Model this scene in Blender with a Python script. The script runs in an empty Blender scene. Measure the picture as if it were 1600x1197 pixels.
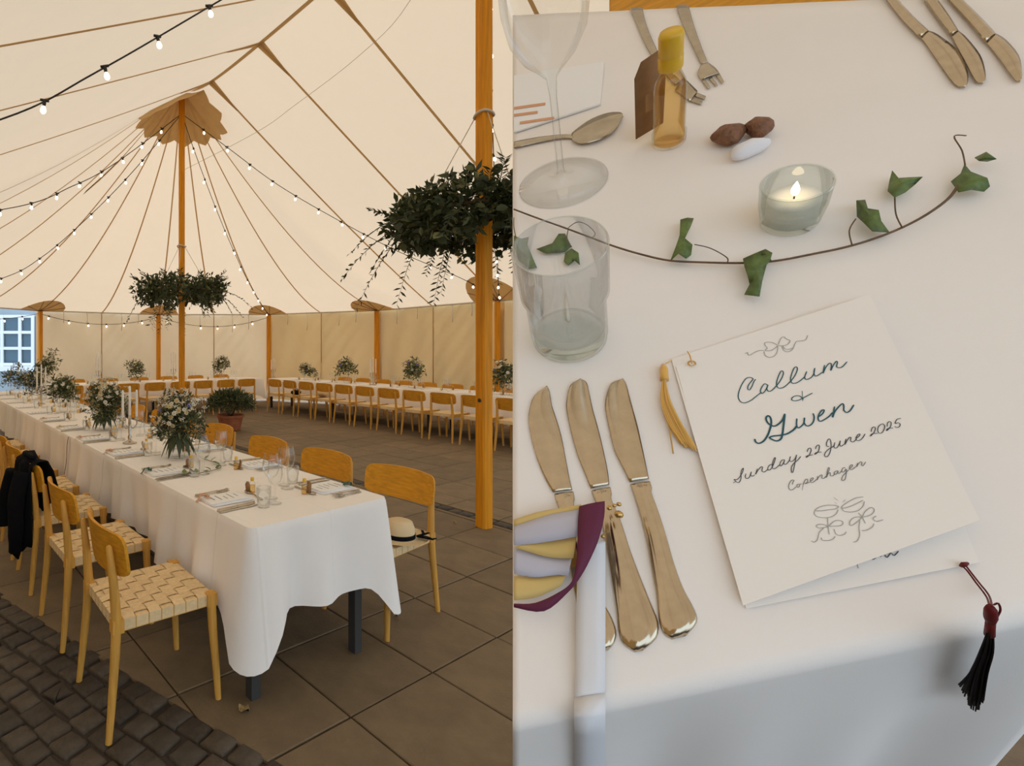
import bpy, math, random
import numpy as np
from mathutils import Vector, Matrix
# ------------------------------------------------------------------ camera, sky, sun, exposure
SC = bpy.context.scene
COL = SC.collection
CX, HZ, F, H = 399.5, 545.0, 817.36, 1.5          # lens calibration of the photograph (1600 x 1197)
cam = bpy.data.cameras.new('camera'); camo = bpy.data.objects.new('camera', cam); COL.objects.link(camo)
camo.location = (0, 0, H); camo.rotation_euler = (math.pi/2, 0, 0)
cam.sensor_fit = 'HORIZONTAL'; cam.sensor_width = 36; cam.lens = F*36/1600
cam.shift_x = (800-CX)/1600; cam.shift_y = -(598.5-HZ)/1600
cam.clip_start = .02; cam.clip_end = 300
SC.camera = camo
W = bpy.data.worlds.new('sky'); SC.world = W; W.use_nodes = True
bg = W.node_tree.nodes['Background']; bg.inputs[0].default_value = (.66, .82, 1.0, 1); bg.inputs[1].default_value = 1.62
sun = bpy.data.lights.new('sun', 'SUN'); sun.energy = 2.05; sun.angle = math.radians(12); sun.color = (1, .90, .76)
suno = bpy.data.objects.new('sun', sun); COL.objects.link(suno)
suno.rotation_euler = Vector((.20, -.62, -.76)).to_track_quat('-Z', 'Y').to_euler()
SC.view_settings.view_transform = 'Standard'; SC.view_settings.look = 'None'
SC.view_settings.exposure = 0.36; SC.view_settings.gamma = 1; SC.view_settings.use_curve_mapping = False
try:
    SC.cycles.transparent_max_bounces = 32; SC.cycles.max_bounces = 14; SC.cycles.use_denoising = True
    SC.cycles.diffuse_bounces = 5; SC.cycles.sample_clamp_indirect = 6
except Exception: pass
R = random.Random(7)
rs = np.random.RandomState(5)
TA = math.atan2(.56279, .82660)                     # the banquet rows stand turned by this angle
def P(n, t, z=0.0):                                  # row frame: n across the tables, t along them
    return Vector((n*.82660-t*.56279, n*.56279+t*.82660, z))
def px(u, v, Y):                                     # the point at depth Y seen at a place of the photograph
    return Vector(((u-CX)/F*Y, Y, H-(v-HZ)/F*Y))
# ------------------------------------------------------------------ materials
def nodes(name):
    m = bpy.data.materials.new(name); m.use_nodes = True
    nt = m.node_tree; return m, nt, nt.nodes, nt.links, nt.nodes['Principled BSDF'], nt.nodes['Material Output']
def mat(name, col, rough=.6, metal=0, var=0, vscale=8, stretch=(1,1,1), bump=0, bscale=60, rnd=0, sheen=0, spec=.5, col2=None, em=0, detail=6, translucent=0, tcol=None, coat=0):
    m, nt, N, L, b, out = nodes(name)
    b.inputs['Base Color'].default_value = (*col, 1); b.inputs['Roughness'].default_value = rough; b.inputs['Metallic'].default_value = metal
    b.inputs['Specular IOR Level'].default_value = spec; b.inputs['Sheen Weight'].default_value = sheen
    b.inputs['Coat Weight'].default_value = coat
    if em: b.inputs['Emission Color'].default_value = (*col, 1); b.inputs['Emission Strength'].default_value = em
    colsock = None
    if var or bump:
        tc = N.new('ShaderNodeTexCoord'); mp = N.new('ShaderNodeMapping'); mp.inputs['Scale'].default_value = stretch
        L.new(tc.outputs['Object'], mp.inputs['Vector'])
    if var:
        no = N.new('ShaderNodeTexNoise'); no.inputs['Scale'].default_value = vscale; no.inputs['Detail'].default_value = detail; no.inputs['Roughness'].default_value = .6
        L.new(mp.outputs[0], no.inputs['Vector'])
        rp = N.new('ShaderNodeValToRGB'); c2 = col2 or tuple(c*(1-var) for c in col); c1 = col if col2 else tuple(min(1, c*(1+var*.5)) for c in col)
        rp.color_ramp.elements[0].color = (*c2, 1); rp.color_ramp.elements[0].position = .32
        rp.color_ramp.elements[1].color = (*c1, 1); rp.color_ramp.elements[1].position = .68
        L.new(no.outputs['Fac'], rp.inputs[0]); colsock = rp.outputs[0]
    if rnd:
        oi = N.new('ShaderNodeObjectInfo'); hs = N.new('ShaderNodeHueSaturation')
        mr = N.new('ShaderNodeMapRange'); mr.inputs['To Min'].default_value = 1-rnd; mr.inputs['To Max'].default_value = 1+rnd
        L.new(oi.outputs['Random'], mr.inputs['Value']); L.new(mr.outputs[0], hs.inputs['Value'])
        if colsock: L.new(colsock, hs.inputs['Color'])
        else: hs.inputs['Color'].default_value = (*col, 1)
        colsock = hs.outputs[0]
    if colsock: L.new(colsock, b.inputs['Base Color'])
    if bump:
        n2 = N.new('ShaderNodeTexNoise'); n2.inputs['Scale'].default_value = bscale; n2.inputs['Detail'].default_value = 4
        L.new(mp.outputs[0], n2.inputs['Vector'])
        bp = N.new('ShaderNodeBump'); bp.inputs['Strength'].default_value = bump; bp.inputs['Distance'].default_value = .01
        L.new(n2.outputs['Fac'], bp.inputs['Height']); L.new(bp.outputs[0], b.inputs['Normal'])
    if translucent:
        t = N.new('ShaderNodeBsdfTranslucent'); mx = N.new('ShaderNodeMixShader'); mx.inputs[0].default_value = translucent
        t.inputs[0].default_value = (*(tcol or col), 1)
        if colsock and not tcol: L.new(colsock, t.inputs[0])
        L.new(b.outputs[0], mx.inputs[1]); L.new(t.outputs[0], mx.inputs[2]); L.new(mx.outputs[0], out.inputs[0])
    return m
def thin_glass(name, tint=(.985,.992,.99), edge=.5, rough=.02):
    m, nt, N, L, b, out = nodes(name); N.remove(b)
    tr = N.new('ShaderNodeBsdfTransparent'); tr.inputs[0].default_value = (*tint, 1)
    gl = N.new('ShaderNodeBsdfGlossy'); gl.inputs['Roughness'].default_value = rough
    lw = N.new('ShaderNodeLayerWeight'); lw.inputs[0].default_value = .18
    mr = N.new('ShaderNodeMapRange'); mr.inputs['To Min'].default_value = .035; mr.inputs['To Max'].default_value = edge
    mx = N.new('ShaderNodeMixShader'); L.new(lw.outputs['Fresnel'], mr.inputs['Value']); L.new(mr.outputs[0], mx.inputs[0])
    L.new(tr.outputs[0], mx.inputs[1]); L.new(gl.outputs[0], mx.inputs[2]); L.new(mx.outputs[0], out.inputs[0]); return m
def emit(name, col, s):
    m, nt, N, L, b, out = nodes(name); N.remove(b); e = N.new('ShaderNodeEmission')
    e.inputs[0].default_value = (*col, 1); e.inputs[1].default_value = s; L.new(e.outputs[0], out.inputs[0]); return m
M = dict(
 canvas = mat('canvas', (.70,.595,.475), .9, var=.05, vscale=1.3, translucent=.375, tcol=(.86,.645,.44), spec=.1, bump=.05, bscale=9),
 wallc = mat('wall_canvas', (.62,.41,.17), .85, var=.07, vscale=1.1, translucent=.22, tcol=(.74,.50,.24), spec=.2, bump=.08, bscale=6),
 wall_lit = mat('lit_wall_canvas', (.66,.52,.34), .85, var=.06, vscale=1.1, translucent=.30, tcol=(.78,.58,.36), spec=.2, bump=.08, bscale=6),  # same tan canvas, with daylight on the end walls put into its colour
 tape = mat('tape', (.58,.38,.17), .8, translucent=.35),
 pad = mat('pad', (.64,.42,.18), .8, var=.10, vscale=5, translucent=.30),
 padseam = mat('pad_seam', (.33,.20,.09), .8),
 pine = mat('pine', (.74,.285,.010), .55, spec=.2, var=.25, vscale=3, stretch=(14,14,.8), bump=.05, bscale=20),
 oak = mat('oak', (.64,.285,.018), .55, spec=.25, var=.22, vscale=5, stretch=(2,14,14), rnd=.06),
 oakleg = mat('oak_leg', (.64,.325,.06), .55, spec=.25, var=.20, vscale=5, stretch=(16,16,1.2), rnd=.06),
 web = mat('webbing', (.78,.56,.29), .8, var=.12, vscale=60, rnd=.05, bump=.15, bscale=400),
 cloth = mat('linen', (.90,.84,.77), .8, sheen=.0, bump=.04, bscale=260, var=.02, vscale=3),
 cloth2 = mat('linen_close', (.86,.785,.715), .8, sheen=.0, bump=.05, bscale=900, var=.015, vscale=8),
 slab = mat('slab', (.19,.130,.068), .75, var=.22, vscale=5, rnd=.12, bump=.25, bscale=70),
 joint = mat('joint', (.05,.038,.028), .95),
 cobble = mat('cobble', (.070,.052,.034), .7, var=.30, vscale=18, rnd=.28, bump=.5, bscale=45),
 ground = mat('outside_ground', (.45,.44,.42), .9),
 leg = mat('grey_steel', (.045,.043,.04), .5, spec=.3),
 black = mat('black_plastic', (.012,.011,.01), .5),
 cable = mat('cable', (.02,.016,.013), .6),
 bulb = emit('bulb_glow', (1,.80,.55), 3.6),
 glass = thin_glass('clear_glass'),
 glass_w = thin_glass('window_glass', (.75,.85,.9), .6),
 rope = mat('rope', (.62,.56,.46), .9),
 darkleaf = mat('dark_leaf', (.040,.052,.016), .55, var=.4, vscale=14, translucent=.12, tcol=(.07,.11,.03), rnd=.25),
 midleaf = mat('mid_leaf', (.10,.115,.040), .55, var=.35, vscale=16, translucent=.15, tcol=(.1,.15,.04), rnd=.25),
 paleleaf = mat('pale_leaf', (.26,.25,.10), .6, var=.3, vscale=16, translucent=.15, rnd=.2),
 ivy = mat('ivy', (.13,.19,.045), .5, var=.45, vscale=90, translucent=.12, tcol=(.15,.25,.05), rnd=.2),
 stem = mat('brown_stem', (.14,.075,.035), .6, var=.3, vscale=100),
 petal = mat('white_petal', (.80,.76,.62), .7, translucent=.2),
 cream = mat('cream_petal', (.62,.53,.30), .7, translucent=.2),
 purple = mat('purple_petal', (.15,.12,.36), .7, translucent=.15),
 orange = mat('orange_petal', (.55,.27,.06), .7),
 wax = mat('candle_wax', (.90,.86,.78), .5, translucent=.15),
 silver = mat('silver', (.50,.43,.33), .24, metal=1, var=.18, vscale=40),
 silver2 = mat('aged_silver', (.56,.46,.33), .17, metal=1, var=.12, vscale=70),
 gold = mat('brass', (.62,.40,.14), .35, metal=1),
 paper = mat('card_stock', (.88,.81,.735), .75, bump=.02, bscale=1500),
 paper2 = mat('cream_paper', (.84,.78,.66), .8),
 napkin = mat('napkin', (.86,.83,.79), .8),
 ink = mat('teal_ink', (.040,.105,.125), .9, spec=.1),
 inkgrey = mat('grey_ink', (.17,.175,.17), .9, spec=.1),
 inkpale = mat('pale_ink', (.36,.35,.32), .9, spec=.1),
 inkdark = mat('dark_ink', (.06,.068,.08), .9, spec=.1),
 kraft = mat('kraft_tag', (.30,.155,.06), .8, var=.15, vscale=60),
 oil = mat('amber_liquid', (.72,.42,.09), .15, translucent=.55, tcol=(.9,.55,.12)),
 cap = mat('yellow_cap', (.72,.42,.02), .35),
 peach = mat('peach_ribbon', (.80,.42,.22), .7, translucent=.2),
 green_r = mat('green_ribbon', (.015,.09,.05), .6),
 plum = mat('plum_ribbon', (.115,.016,.045), .6, spec=.3),
 lilac = mat('lilac_ribbon', (.60,.58,.66), .6, translucent=.15, sheen=.2),
 yellow = mat('yellow_ribbon', (.80,.60,.22), .6, translucent=.25, sheen=.2),
 white_r = mat('white_ribbon', (.76,.74,.74), .6, translucent=.1),
 jacket = mat('black_wool', (.006,.006,.007), .95, spec=.1, bump=.2, bscale=200),
 straw = mat('straw', (.70,.53,.30), .8, bump=.3, bscale=300),
 dryleaf = mat('dry_leaf', (.42,.29,.12), .8, var=.3, vscale=80),
 terracotta = mat('terracotta', (.32,.105,.04), .8, var=.2, vscale=12),
 soil = mat('soil', (.03,.02,.014), .95),
 goldthread = mat('gold_thread', (.68,.37,.06), .45, sheen=.4, rnd=.15),
 redthread = mat('red_thread', (.14,.010,.008), .6, spec=.3),
 blackthread = mat('black_thread', (.006,.004,.004), .6, spec=.2),
 seed = mat('brown_seed', (.24,.105,.05), .6, var=.4, vscale=120, bump=.5, bscale=200),
 fluff = mat('white_fluff', (.80,.78,.80), .9),
 flame = emit('flame', (1,.78,.45), 9),
 house = mat('house_wall', (.40,.46,.50), .9, var=.1, vscale=.8),
 wframe = mat('white_paint', (.85,.87,.88), .6),
 wdark = mat('window_room', (.20,.25,.28), .5),
)
def creases(m):                                         # pressed fold lines of the cloth as fine relief
    nt = m.node_tree; N, L = nt.nodes, nt.links; b = N['Principled BSDF']; old = b.inputs['Normal'].links[0].from_socket
    tc = N.new('ShaderNodeTexCoord'); sx = N.new('ShaderNodeSeparateXYZ'); L.new(tc.outputs['Object'], sx.inputs[0]); hs = []
    for ax, k in (('Y', 2.4), ('X', 2.4)):
        mu = N.new('ShaderNodeMath'); mu.operation = 'MULTIPLY'; mu.inputs[1].default_value = k; L.new(sx.outputs[ax], mu.inputs[0])
        pp = N.new('ShaderNodeMath'); pp.operation = 'PINGPONG'; pp.inputs[1].default_value = .5; L.new(mu.outputs[0], pp.inputs[0])
        mr = N.new('ShaderNodeMapRange'); mr.inputs['From Max'].default_value = .03; mr.inputs['To Min'].default_value = 1; mr.inputs['To Max'].default_value = 0; mr.interpolation_type = 'SMOOTHSTEP'; L.new(pp.outputs[0], mr.inputs['Value']); hs.append(mr.outputs[0])
    ad = N.new('ShaderNodeMath'); L.new(hs[0], ad.inputs[0]); L.new(hs[1], ad.inputs[1])
    bp = N.new('ShaderNodeBump'); bp.inputs['Strength'].default_value = .5; bp.inputs['Distance'].default_value = .004
    L.new(ad.outputs[0], bp.inputs['Height']); L.new(old, bp.inputs['Normal']); L.new(bp.outputs[0], b.inputs['Normal'])
creases(M['cloth'])
M['glass_c'] = thin_glass('close_glass', (.982,.988,.988), .5, .03)
M['amber'] = thin_glass('amber_oil', (.96,.80,.50), .3, .05)
M['tumbler'] = thin_glass('tumbler_glass', (.978,.984,.984), .5, .02)
M['green_glass'] = thin_glass('greenish_glass', (.925,.955,.938), .5, .03)
# ------------------------------------------------------------------ mesh helpers
class MB:
    def __init__(s): s.v = []; s.f = []; s.m = []
    def add(s, vs, fs, mi=0):
        o = len(s.v); s.v += [tuple(v) for v in vs]; s.f += [tuple(i+o for i in f) for f in fs]; s.m += [mi]*len(fs); return s
    def box(s, c, d, rz=0, mi=0):
        x, y, z = d[0]/2, d[1]/2, d[2]/2; ca, sa = math.cos(rz), math.sin(rz)
        vs = [(c[0]+a*x*ca-b*y*sa, c[1]+a*x*sa+b*y*ca, c[2]+e*z) for e in (-1,1) for a, b in ((-1,-1),(1,-1),(1,1),(-1,1))]
        return s.add(vs, [(3,2,1,0),(4,5,6,7),(0,1,5,4),(1,2,6,5),(2,3,7,6),(3,0,4,7)], mi)
    def tube(s, pts, r, seg=8, cap=True, mi=0, flat=1.0, up=None):
        pts = [Vector(p) for p in pts]; n = len(pts); rr = r if isinstance(r, (list, tuple)) else [r]*n
        vs = []; u = None
        for i in range(n):
            d = (pts[min(i+1,n-1)]-pts[max(i-1,0)])
            d = d.normalized() if d.length > 1e-9 else Vector((0,0,1))
            if u is None:
                u = Vector(up) if up else (Vector((0,0,1)) if abs(d.z) < .9 else Vector((1,0,0)))
            u = (u-d*u.dot(d)); u = u.normalized() if u.length > 1e-6 else d.orthogonal().normalized()
            w = d.cross(u)
            for k in range(seg):
                a = 2*math.pi*k/seg; vs.append(pts[i]+w*math.cos(a)*rr[i]+u*math.sin(a)*rr[i]*flat)
        fs = [(i*seg+k, i*seg+(k+1)%seg, (i+1)*seg+(k+1)%seg, (i+1)*seg+k) for i in range(n-1) for k in range(seg)]
        if cap: fs += [tuple(range(seg))[::-1], tuple((n-1)*seg+k for k in range(seg))]
        return s.add(vs, fs, mi)
    def lathe(s, prof, seg=24, c=(0,0,0), mi=0):
        vs = []; idx = []
        for r, z in prof:
            if r < 1e-6: idx.append([len(vs)]*seg); vs.append((c[0], c[1], c[2]+z))
            else:
                idx.append(list(range(len(vs), len(vs)+seg)))
                vs += [(c[0]+r*math.cos(2*math.pi*k/seg), c[1]+r*math.sin(2*math.pi*k/seg), c[2]+z) for k in range(seg)]
        fs = []
        for i in range(len(prof)-1):
            for k in range(seg):
                q = [idx[i][k], idx[i][(k+1)%seg], idx[i+1][(k+1)%seg], idx[i+1][k]]
                q = [a for j, a in enumerate(q) if a not in q[:j]]
                if len(q) > 2: fs.append(tuple(q))
        return s.add(vs, fs, mi)
    def grid(s, rows, closed=False, mi=0, flip=False):
        nr, nc = len(rows), len(rows[0]); vs = [p for r in rows for p in r]
        fs = []
        for i in range(nr-1):
            for k in range(nc if closed else nc-1):
                a, b = i*nc+k, i*nc+(k+1)%nc
                q = (a, b, b+nc, a+nc); fs.append(q[::-1] if flip else q)
        return s.add(vs, fs, mi)
    def solid_grid(s, rows, nrm, th, mi=0):             # a sheet with thickness: rows and rows shifted by nrm*th
        nr, nc = len(rows), len(rows[0]); a = [Vector(p) for r in rows for p in r]
        vs = a+[p+(nrm(p) if callable(nrm) else Vector(nrm))*th for p in a]; o = nr*nc; fs = []
        for i in range(nr-1):
            for k in range(nc-1):
                q = (i*nc+k, i*nc+k+1, (i+1)*nc+k+1, (i+1)*nc+k); fs += [q[::-1], tuple(j+o for j in q)]
        rim = [k for k in range(nc)]+[i*nc+nc-1 for i in range(1, nr)]+[(nr-1)*nc+k for k in range(nc-2, -1, -1)]+[i*nc for i in range(nr-2, 0, -1)]
        for i in range(len(rim)): j = rim[(i+1) % len(rim)]; fs.append((rim[i], j, j+o, rim[i]+o))
        return s.add(vs, fs, mi)
    def poly(s, pts, z0, z1, bev=0, mi=0):              # extruded outline (x, y), convex, with a small chamfer
        n = len(pts); c = Vector((sum(p[0] for p in pts)/n, sum(p[1] for p in pts)/n)); vs = [(p[0], p[1], z0) for p in pts]
        fs = []
        if bev:
            vs += [(p[0], p[1], z1-bev) for p in pts]
            for p in pts:
                d = Vector((p[0]-c.x, p[1]-c.y)); k = max(0, 1-bev*1.3/max(d.length, 1e-6)); vs.append((c.x+d.x*k, c.y+d.y*k, z1))
            L = 3
        else: vs += [(p[0], p[1], z1) for p in pts]; L = 2
        for l in range(L-1): fs += [(l*n+i, l*n+(i+1)%n, (l+1)*n+(i+1)%n, (l+1)*n+i) for i in range(n)]
        fs.append(tuple((L-1)*n+i for i in range(n))); return s.add(vs, fs, mi)
    def mesh(s, name, mats, smooth=True):
        me = bpy.data.meshes.new(name); me.from_pydata(s.v, [], s.f)
        for m in (mats if isinstance(mats, (list, tuple)) else [mats]): me.materials.append(M[m] if isinstance(m, str) else m)
        if max(s.m, default=0): me.polygons.foreach_set('material_index', s.m)
        me.polygons.foreach_set('use_smooth', [smooth]*len(me.polygons)); me.update(); return me
    def build(s, name, mats, parent=None, smooth=True, loc=None, rz=None, mw=None, sharp=None):
        me = s.mesh(name, mats, smooth)
        if smooth and sharp: me.set_sharp_from_angle(angle=math.radians(sharp))
        return link(name, me, parent, loc, rz, mw)
def link(name, me, parent=None, loc=None, rz=None, mw=None):
    o = bpy.data.objects.new(name, me); COL.objects.link(o)
    if parent: o.parent = parent
    if loc is not None: o.location = loc
    if rz is not None: o.rotation_euler = (0, 0, rz)
    if mw is not None: o.matrix_world = mw
    return o
def empty(name, loc=(0,0,0), rz=0, mw=None):
    o = bpy.data.objects.new(name, None); COL.objects.link(o); o.empty_display_size = .05
    o.location = loc; o.rotation_euler = (0,0,rz)
    if mw is not None: o.matrix_world = mw
    return o
def tag(o, label=None, cat=None, group=None, kind=None):
    if label: o['label'] = label
    if cat: o['category'] = cat
    if group: o['group'] = group
    if kind: o['kind'] = kind
    return o
KIDS = {}
def copy_tree(o, loc, rz=0, label=None, sc=None):
    kids = KIDS.setdefault(o, [(c, list(c.children)) for c in o.children])
    r = o.copy(); COL.objects.link(r); r.location = loc; r.rotation_euler = (0,0,rz)
    if sc: r.scale = (sc,sc,sc)
    if label: r['label'] = label
    for c, gs in kids:
        d = c.copy(); COL.objects.link(d); d.parent = r
        for g in gs: e = g.copy(); COL.objects.link(e); e.parent = d
    return r
def place(proto, used, loc, rz, label, sc=None):        # first use moves the original, then copies
    if proto not in used:
        KIDS.setdefault(proto, [(c, list(c.children)) for c in proto.children])
        used.add(proto); proto.location = loc; proto.rotation_euler = (0,0,rz); proto['label'] = label
        if sc: proto.scale = (sc,sc,sc)
        return proto
    return copy_tree(proto, loc, rz, label, sc)
USED = set()
def leaf_cloud(pos, nrm, size, aspect, rnd, fold=.25):   # many small folded leaves in one mesh
    n = len(pos); d = rs.normal(size=(n,3)); d = d*rnd+nrm*(1-rnd)+1e-6; d /= np.linalg.norm(d, axis=1)[:,None]
    u = rs.normal(size=(n,3)); u -= (u*d).sum(1)[:,None]*d; u /= np.linalg.norm(u, axis=1)[:,None]
    w = np.cross(d, u); L = (size*(.6+.8*rs.rand(n)))[:,None]; Wd = L*aspect
    tip = pos+d*L; mid = pos+d*L*.5
    v = np.stack([pos, mid+w*Wd*.5+u*Wd*fold, tip, mid-w*Wd*.5+u*Wd*fold, pos+d*L*.2+w*Wd*.32+u*Wd*fold*.6, pos+d*L*.2-w*Wd*.32+u*Wd*fold*.6], 1).reshape(-1,3)
    b = (np.arange(n)*6)[:,None]
    f = np.concatenate([b+np.array([0,4,1,2]), b+np.array([0,2,3,5])], 0)
    return v, f
def np_mesh(name, v, f, m, mi=None):
    me = bpy.data.meshes.new(name); me.vertices.add(len(v)); me.vertices.foreach_set('co', np.asarray(v, np.float32).ravel())
    k = f.shape[1]; me.loops.add(f.size); me.loops.foreach_set('vertex_index', f.astype(np.int32).ravel())
    me.polygons.add(len(f)); me.polygons.foreach_set('loop_start', np.arange(0, f.size, k, dtype=np.int32))
    for x in (m if isinstance(m, (list, tuple)) else [m]): me.materials.append(M[x])
    if mi is not None: me.polygons.foreach_set('material_index', np.asarray(mi, np.int32))
    me.update(calc_edges=True); me.validate(); return me
def smoothpath(pts, k=6):                               # Catmull-Rom
    pts = [Vector(p) for p in pts]; q = [pts[0]]+pts+[pts[-1]]; out = []
    for i in range(1, len(q)-2):
        a, b, c, d = q[i-1], q[i], q[i+1], q[i+2]
        for j in range(k):
            t = j/k; out.append(.5*((2*b)+(c-a)*t+(2*a-5*b+4*c-d)*t*t+(3*b-a-3*c+d)*t**3))
    out.append(pts[-1]); return out
ORD = ['nearest','second','third','fourth','fifth','sixth','seventh','eighth','ninth','tenth','eleventh','twelfth','thirteenth','fourteenth','fifteenth','sixteenth']
# ------------------------------------------------------------------ the tent
N0, T1, T2, RR, ZE, ZA = 4.07, 8.27, 2.56, 6.2, 2.5, 6.05
K1, K2 = P(N0, T1), P(N0, T2)
def reave(ph):
    ph = ph % 360
    if ph < 10: return 6.106/math.cos(math.radians(ph))
    return RR*math.cos(math.radians(15))/math.cos(math.radians(((ph-10) % 30)-15))
def zridge(t):
    q = min(abs(t-T1), abs(t-T2)); return 5.68+.37*math.exp(-q/.55)
RT = ([2.56, 4.43, 6.06, 7.70, 8.27], [2.56, 4.50, 5.87, 7.23, 8.27])
def station(kind, v):
    if kind == 'A': a = math.radians(v); return (N0, T1, ZA), (N0+reave(v)*math.cos(a), T1+reave(v)*math.sin(a)), 1.
    if kind == 'E': a = math.radians(v); return (N0, T2, ZA), (N0+RR*math.cos(a), T2+RR*math.sin(a)), 1.
    t = float(np.interp(v, *RT)); q = min(abs(t-T1), abs(t-T2)); c = math.exp(-q/.7)
    return (N0, t, zridge(t)), (N0+(6.106 if kind == 'R' else -6.05), v), c
def mem(st, a, dz=0):
    (ni, ti, zi), (no, to), c = st
    f = c*(.75*(1-a)**1.75+.25*(1-a))+(1-c)*(1-a)
    return P(ni+(no-ni)*a, ti+(to-ti)*a, ZE+(zi-ZE)*f+dz)
ST = [('A', x) for x in np.arange(0, 180.1, 2.5)]+[('L', x) for x in np.linspace(8.2, 2.6, 40)]+[('E', x) for x in np.arange(180, 360.1, 5)]+[('R', x) for x in np.linspace(2.6, 8.2, 40)]
AA = [0,.015,.03,.05,.08,.11,.15,.2,.26,.33,.4,.48,.56,.64,.72,.8,.87,.94,1.0]
mb = MB(); mb.grid([[mem(station(*s), a) for s in ST] for a in AA], closed=True)
ceil = tag(mb.build('ceiling', 'canvas'), 'cream sailcloth tent canopy rising to the poles', kind='structure')
def strip(st, a0, a1, w0, w1, name, m='tape', dz=-.012, n=18):
    (ni, ti, zi), (no, to), c = st; d = Vector((no-ni, to-ti)).normalized(); tx, ty = -d.y, d.x
    rows = []
    for i in range(n+1):
        f = i/n; a = a0+(a1-a0)*f; w = (w0+(w1-w0)*f)/2; p = mem(st, a, dz)
        q = P(tx, ty)*w; rows.append([p-q, p+q])
    MB().grid(rows).build(name, m, ceil)
for ph in list(np.arange(10, 180, 15)): strip(station('A', ph), .015, 1, .022, .04, 'seam')
for t in (7.70, 6.06, 4.43, 2.8):
    for s in 'RL': strip(station(s, t), 0, 1, .04, .04, 'seam'); strip(station(s, t), 0, .085, .15, .03, 'gusset', 'pad', -.02, 6)
for ph in (340, 315, 290, 200, 225, 250): strip(station('E', ph), .015, 1, .022, .04, 'seam')
tt = np.linspace(T2, T1, 40); MB().grid([[P(N0-.03, t, zridge(t)-.014), P(N0, t, zridge(t)-.02), P(N0+.03, t, zridge(t)-.014)] for t in tt]).build('ridge_tape', 'tape', ceil)
def ringstation(K, ph):                                 # stations around one pole, also towards the ridge
    return ph % 360
def collar(Tk, name):
    rows = []
    npt = 72
    for fr in (0.03,.25,.5,.75,1.):
        row = []
        for k in range(npt):
            ph = 360*k/npt; r = (.80 if k % 6 == 0 else .80-.036*(3-abs(k % 6-3))*1.0)*fr
            a = math.radians(ph); zz = ZE+(ZA-ZE)*(.75*(1-r/6.1)**1.75+.25*(1-r/6.1))-.03
            # where the canopy runs up to the ridge the collar follows it
            al = math.sin(a)*(1 if Tk == T2 else -1)
            if al > 0:
                q_ = r*al; aa = r*abs(math.cos(a))/6.1; cq = math.exp(-q_/.7); zr = zridge(Tk+(q_ if Tk == T2 else -q_))
                zz = ZE+(zr-ZE)*(cq*(.75*(1-aa)**1.75+.25*(1-aa))+(1-cq)*(1-aa))-.045-.03*fr
            zz -= .015*abs(math.sin(k*math.pi/6))*fr
            row.append(P(N0+r*math.cos(a), Tk+r*math.sin(a), zz))
        rows.append(row)
    MB().grid(rows, closed=True).build(name, 'pad', ceil)
collar(T1, 'pole_collar'); collar(T2, 'pole_collar')
# long tan flap hanging near the rear pole
fl = [px(226,206,8.6), px(212,222,8.5), px(190,247,8.35), px(160,276,8.2), px(133,300,8.1)]; wd = [.03,.075,.085,.08,.05]
MB().solid_grid([[p+Vector((-.6,0,-.8))*w, p+Vector((.6,0,.8))*w*.6] for p, w in zip(fl, wd)], (0,.5,0), .01).build('canopy_flap', 'pad', ceil)
# eave rope and rounded pads over each side pole
POSTS = [('A', 10), ('A', 40), ('A', 70), ('A', 100), ('A', 130), ('A', 160), ('R', 6.06), ('R', 2.8)]
for k, v in POSTS:
    cen = []; n = 14; rows = []
    for fr in (0,.35,.7,1.):
        row = []
        for i in range(n+1):
            th = math.pi*i/n; ds = .56*fr*math.cos(th); da = .14*fr*math.sin(th)
            vv = v+math.degrees(ds/6.1) if k == 'A' else v+ds
            kk = k
            row.append(mem(station(kk, vv), 1-da, -.018))
        rows.append(row)
    pd = MB().grid(rows).build('eave_pad', 'pad', ceil)
    for i in (2, 5, 7, 9, 12):
        th = math.pi*i/14; pts = []
        for fr in (.05,.5,1.):
            ds = .56*fr*math.cos(th); da = .14*fr*math.sin(th); vv = v+math.degrees(ds/6.1) if k == 'A' else v+ds
            pts.append(mem(station(k, vv), 1-da, -.024))
        MB().tube(pts, .009, 4).build('pad_seam', 'padseam', pd)
ev = [('R', x) for x in np.linspace(-.4, 8.2, 30)]+[('A', x) for x in np.arange(0, 180, 2.5)]
MB().tube([mem(station(*s), 1.0, -.01)-Vector((0,0,.0)) for s in ev], .022, 6).build('eave_rope', 'rope', ceil)
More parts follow.
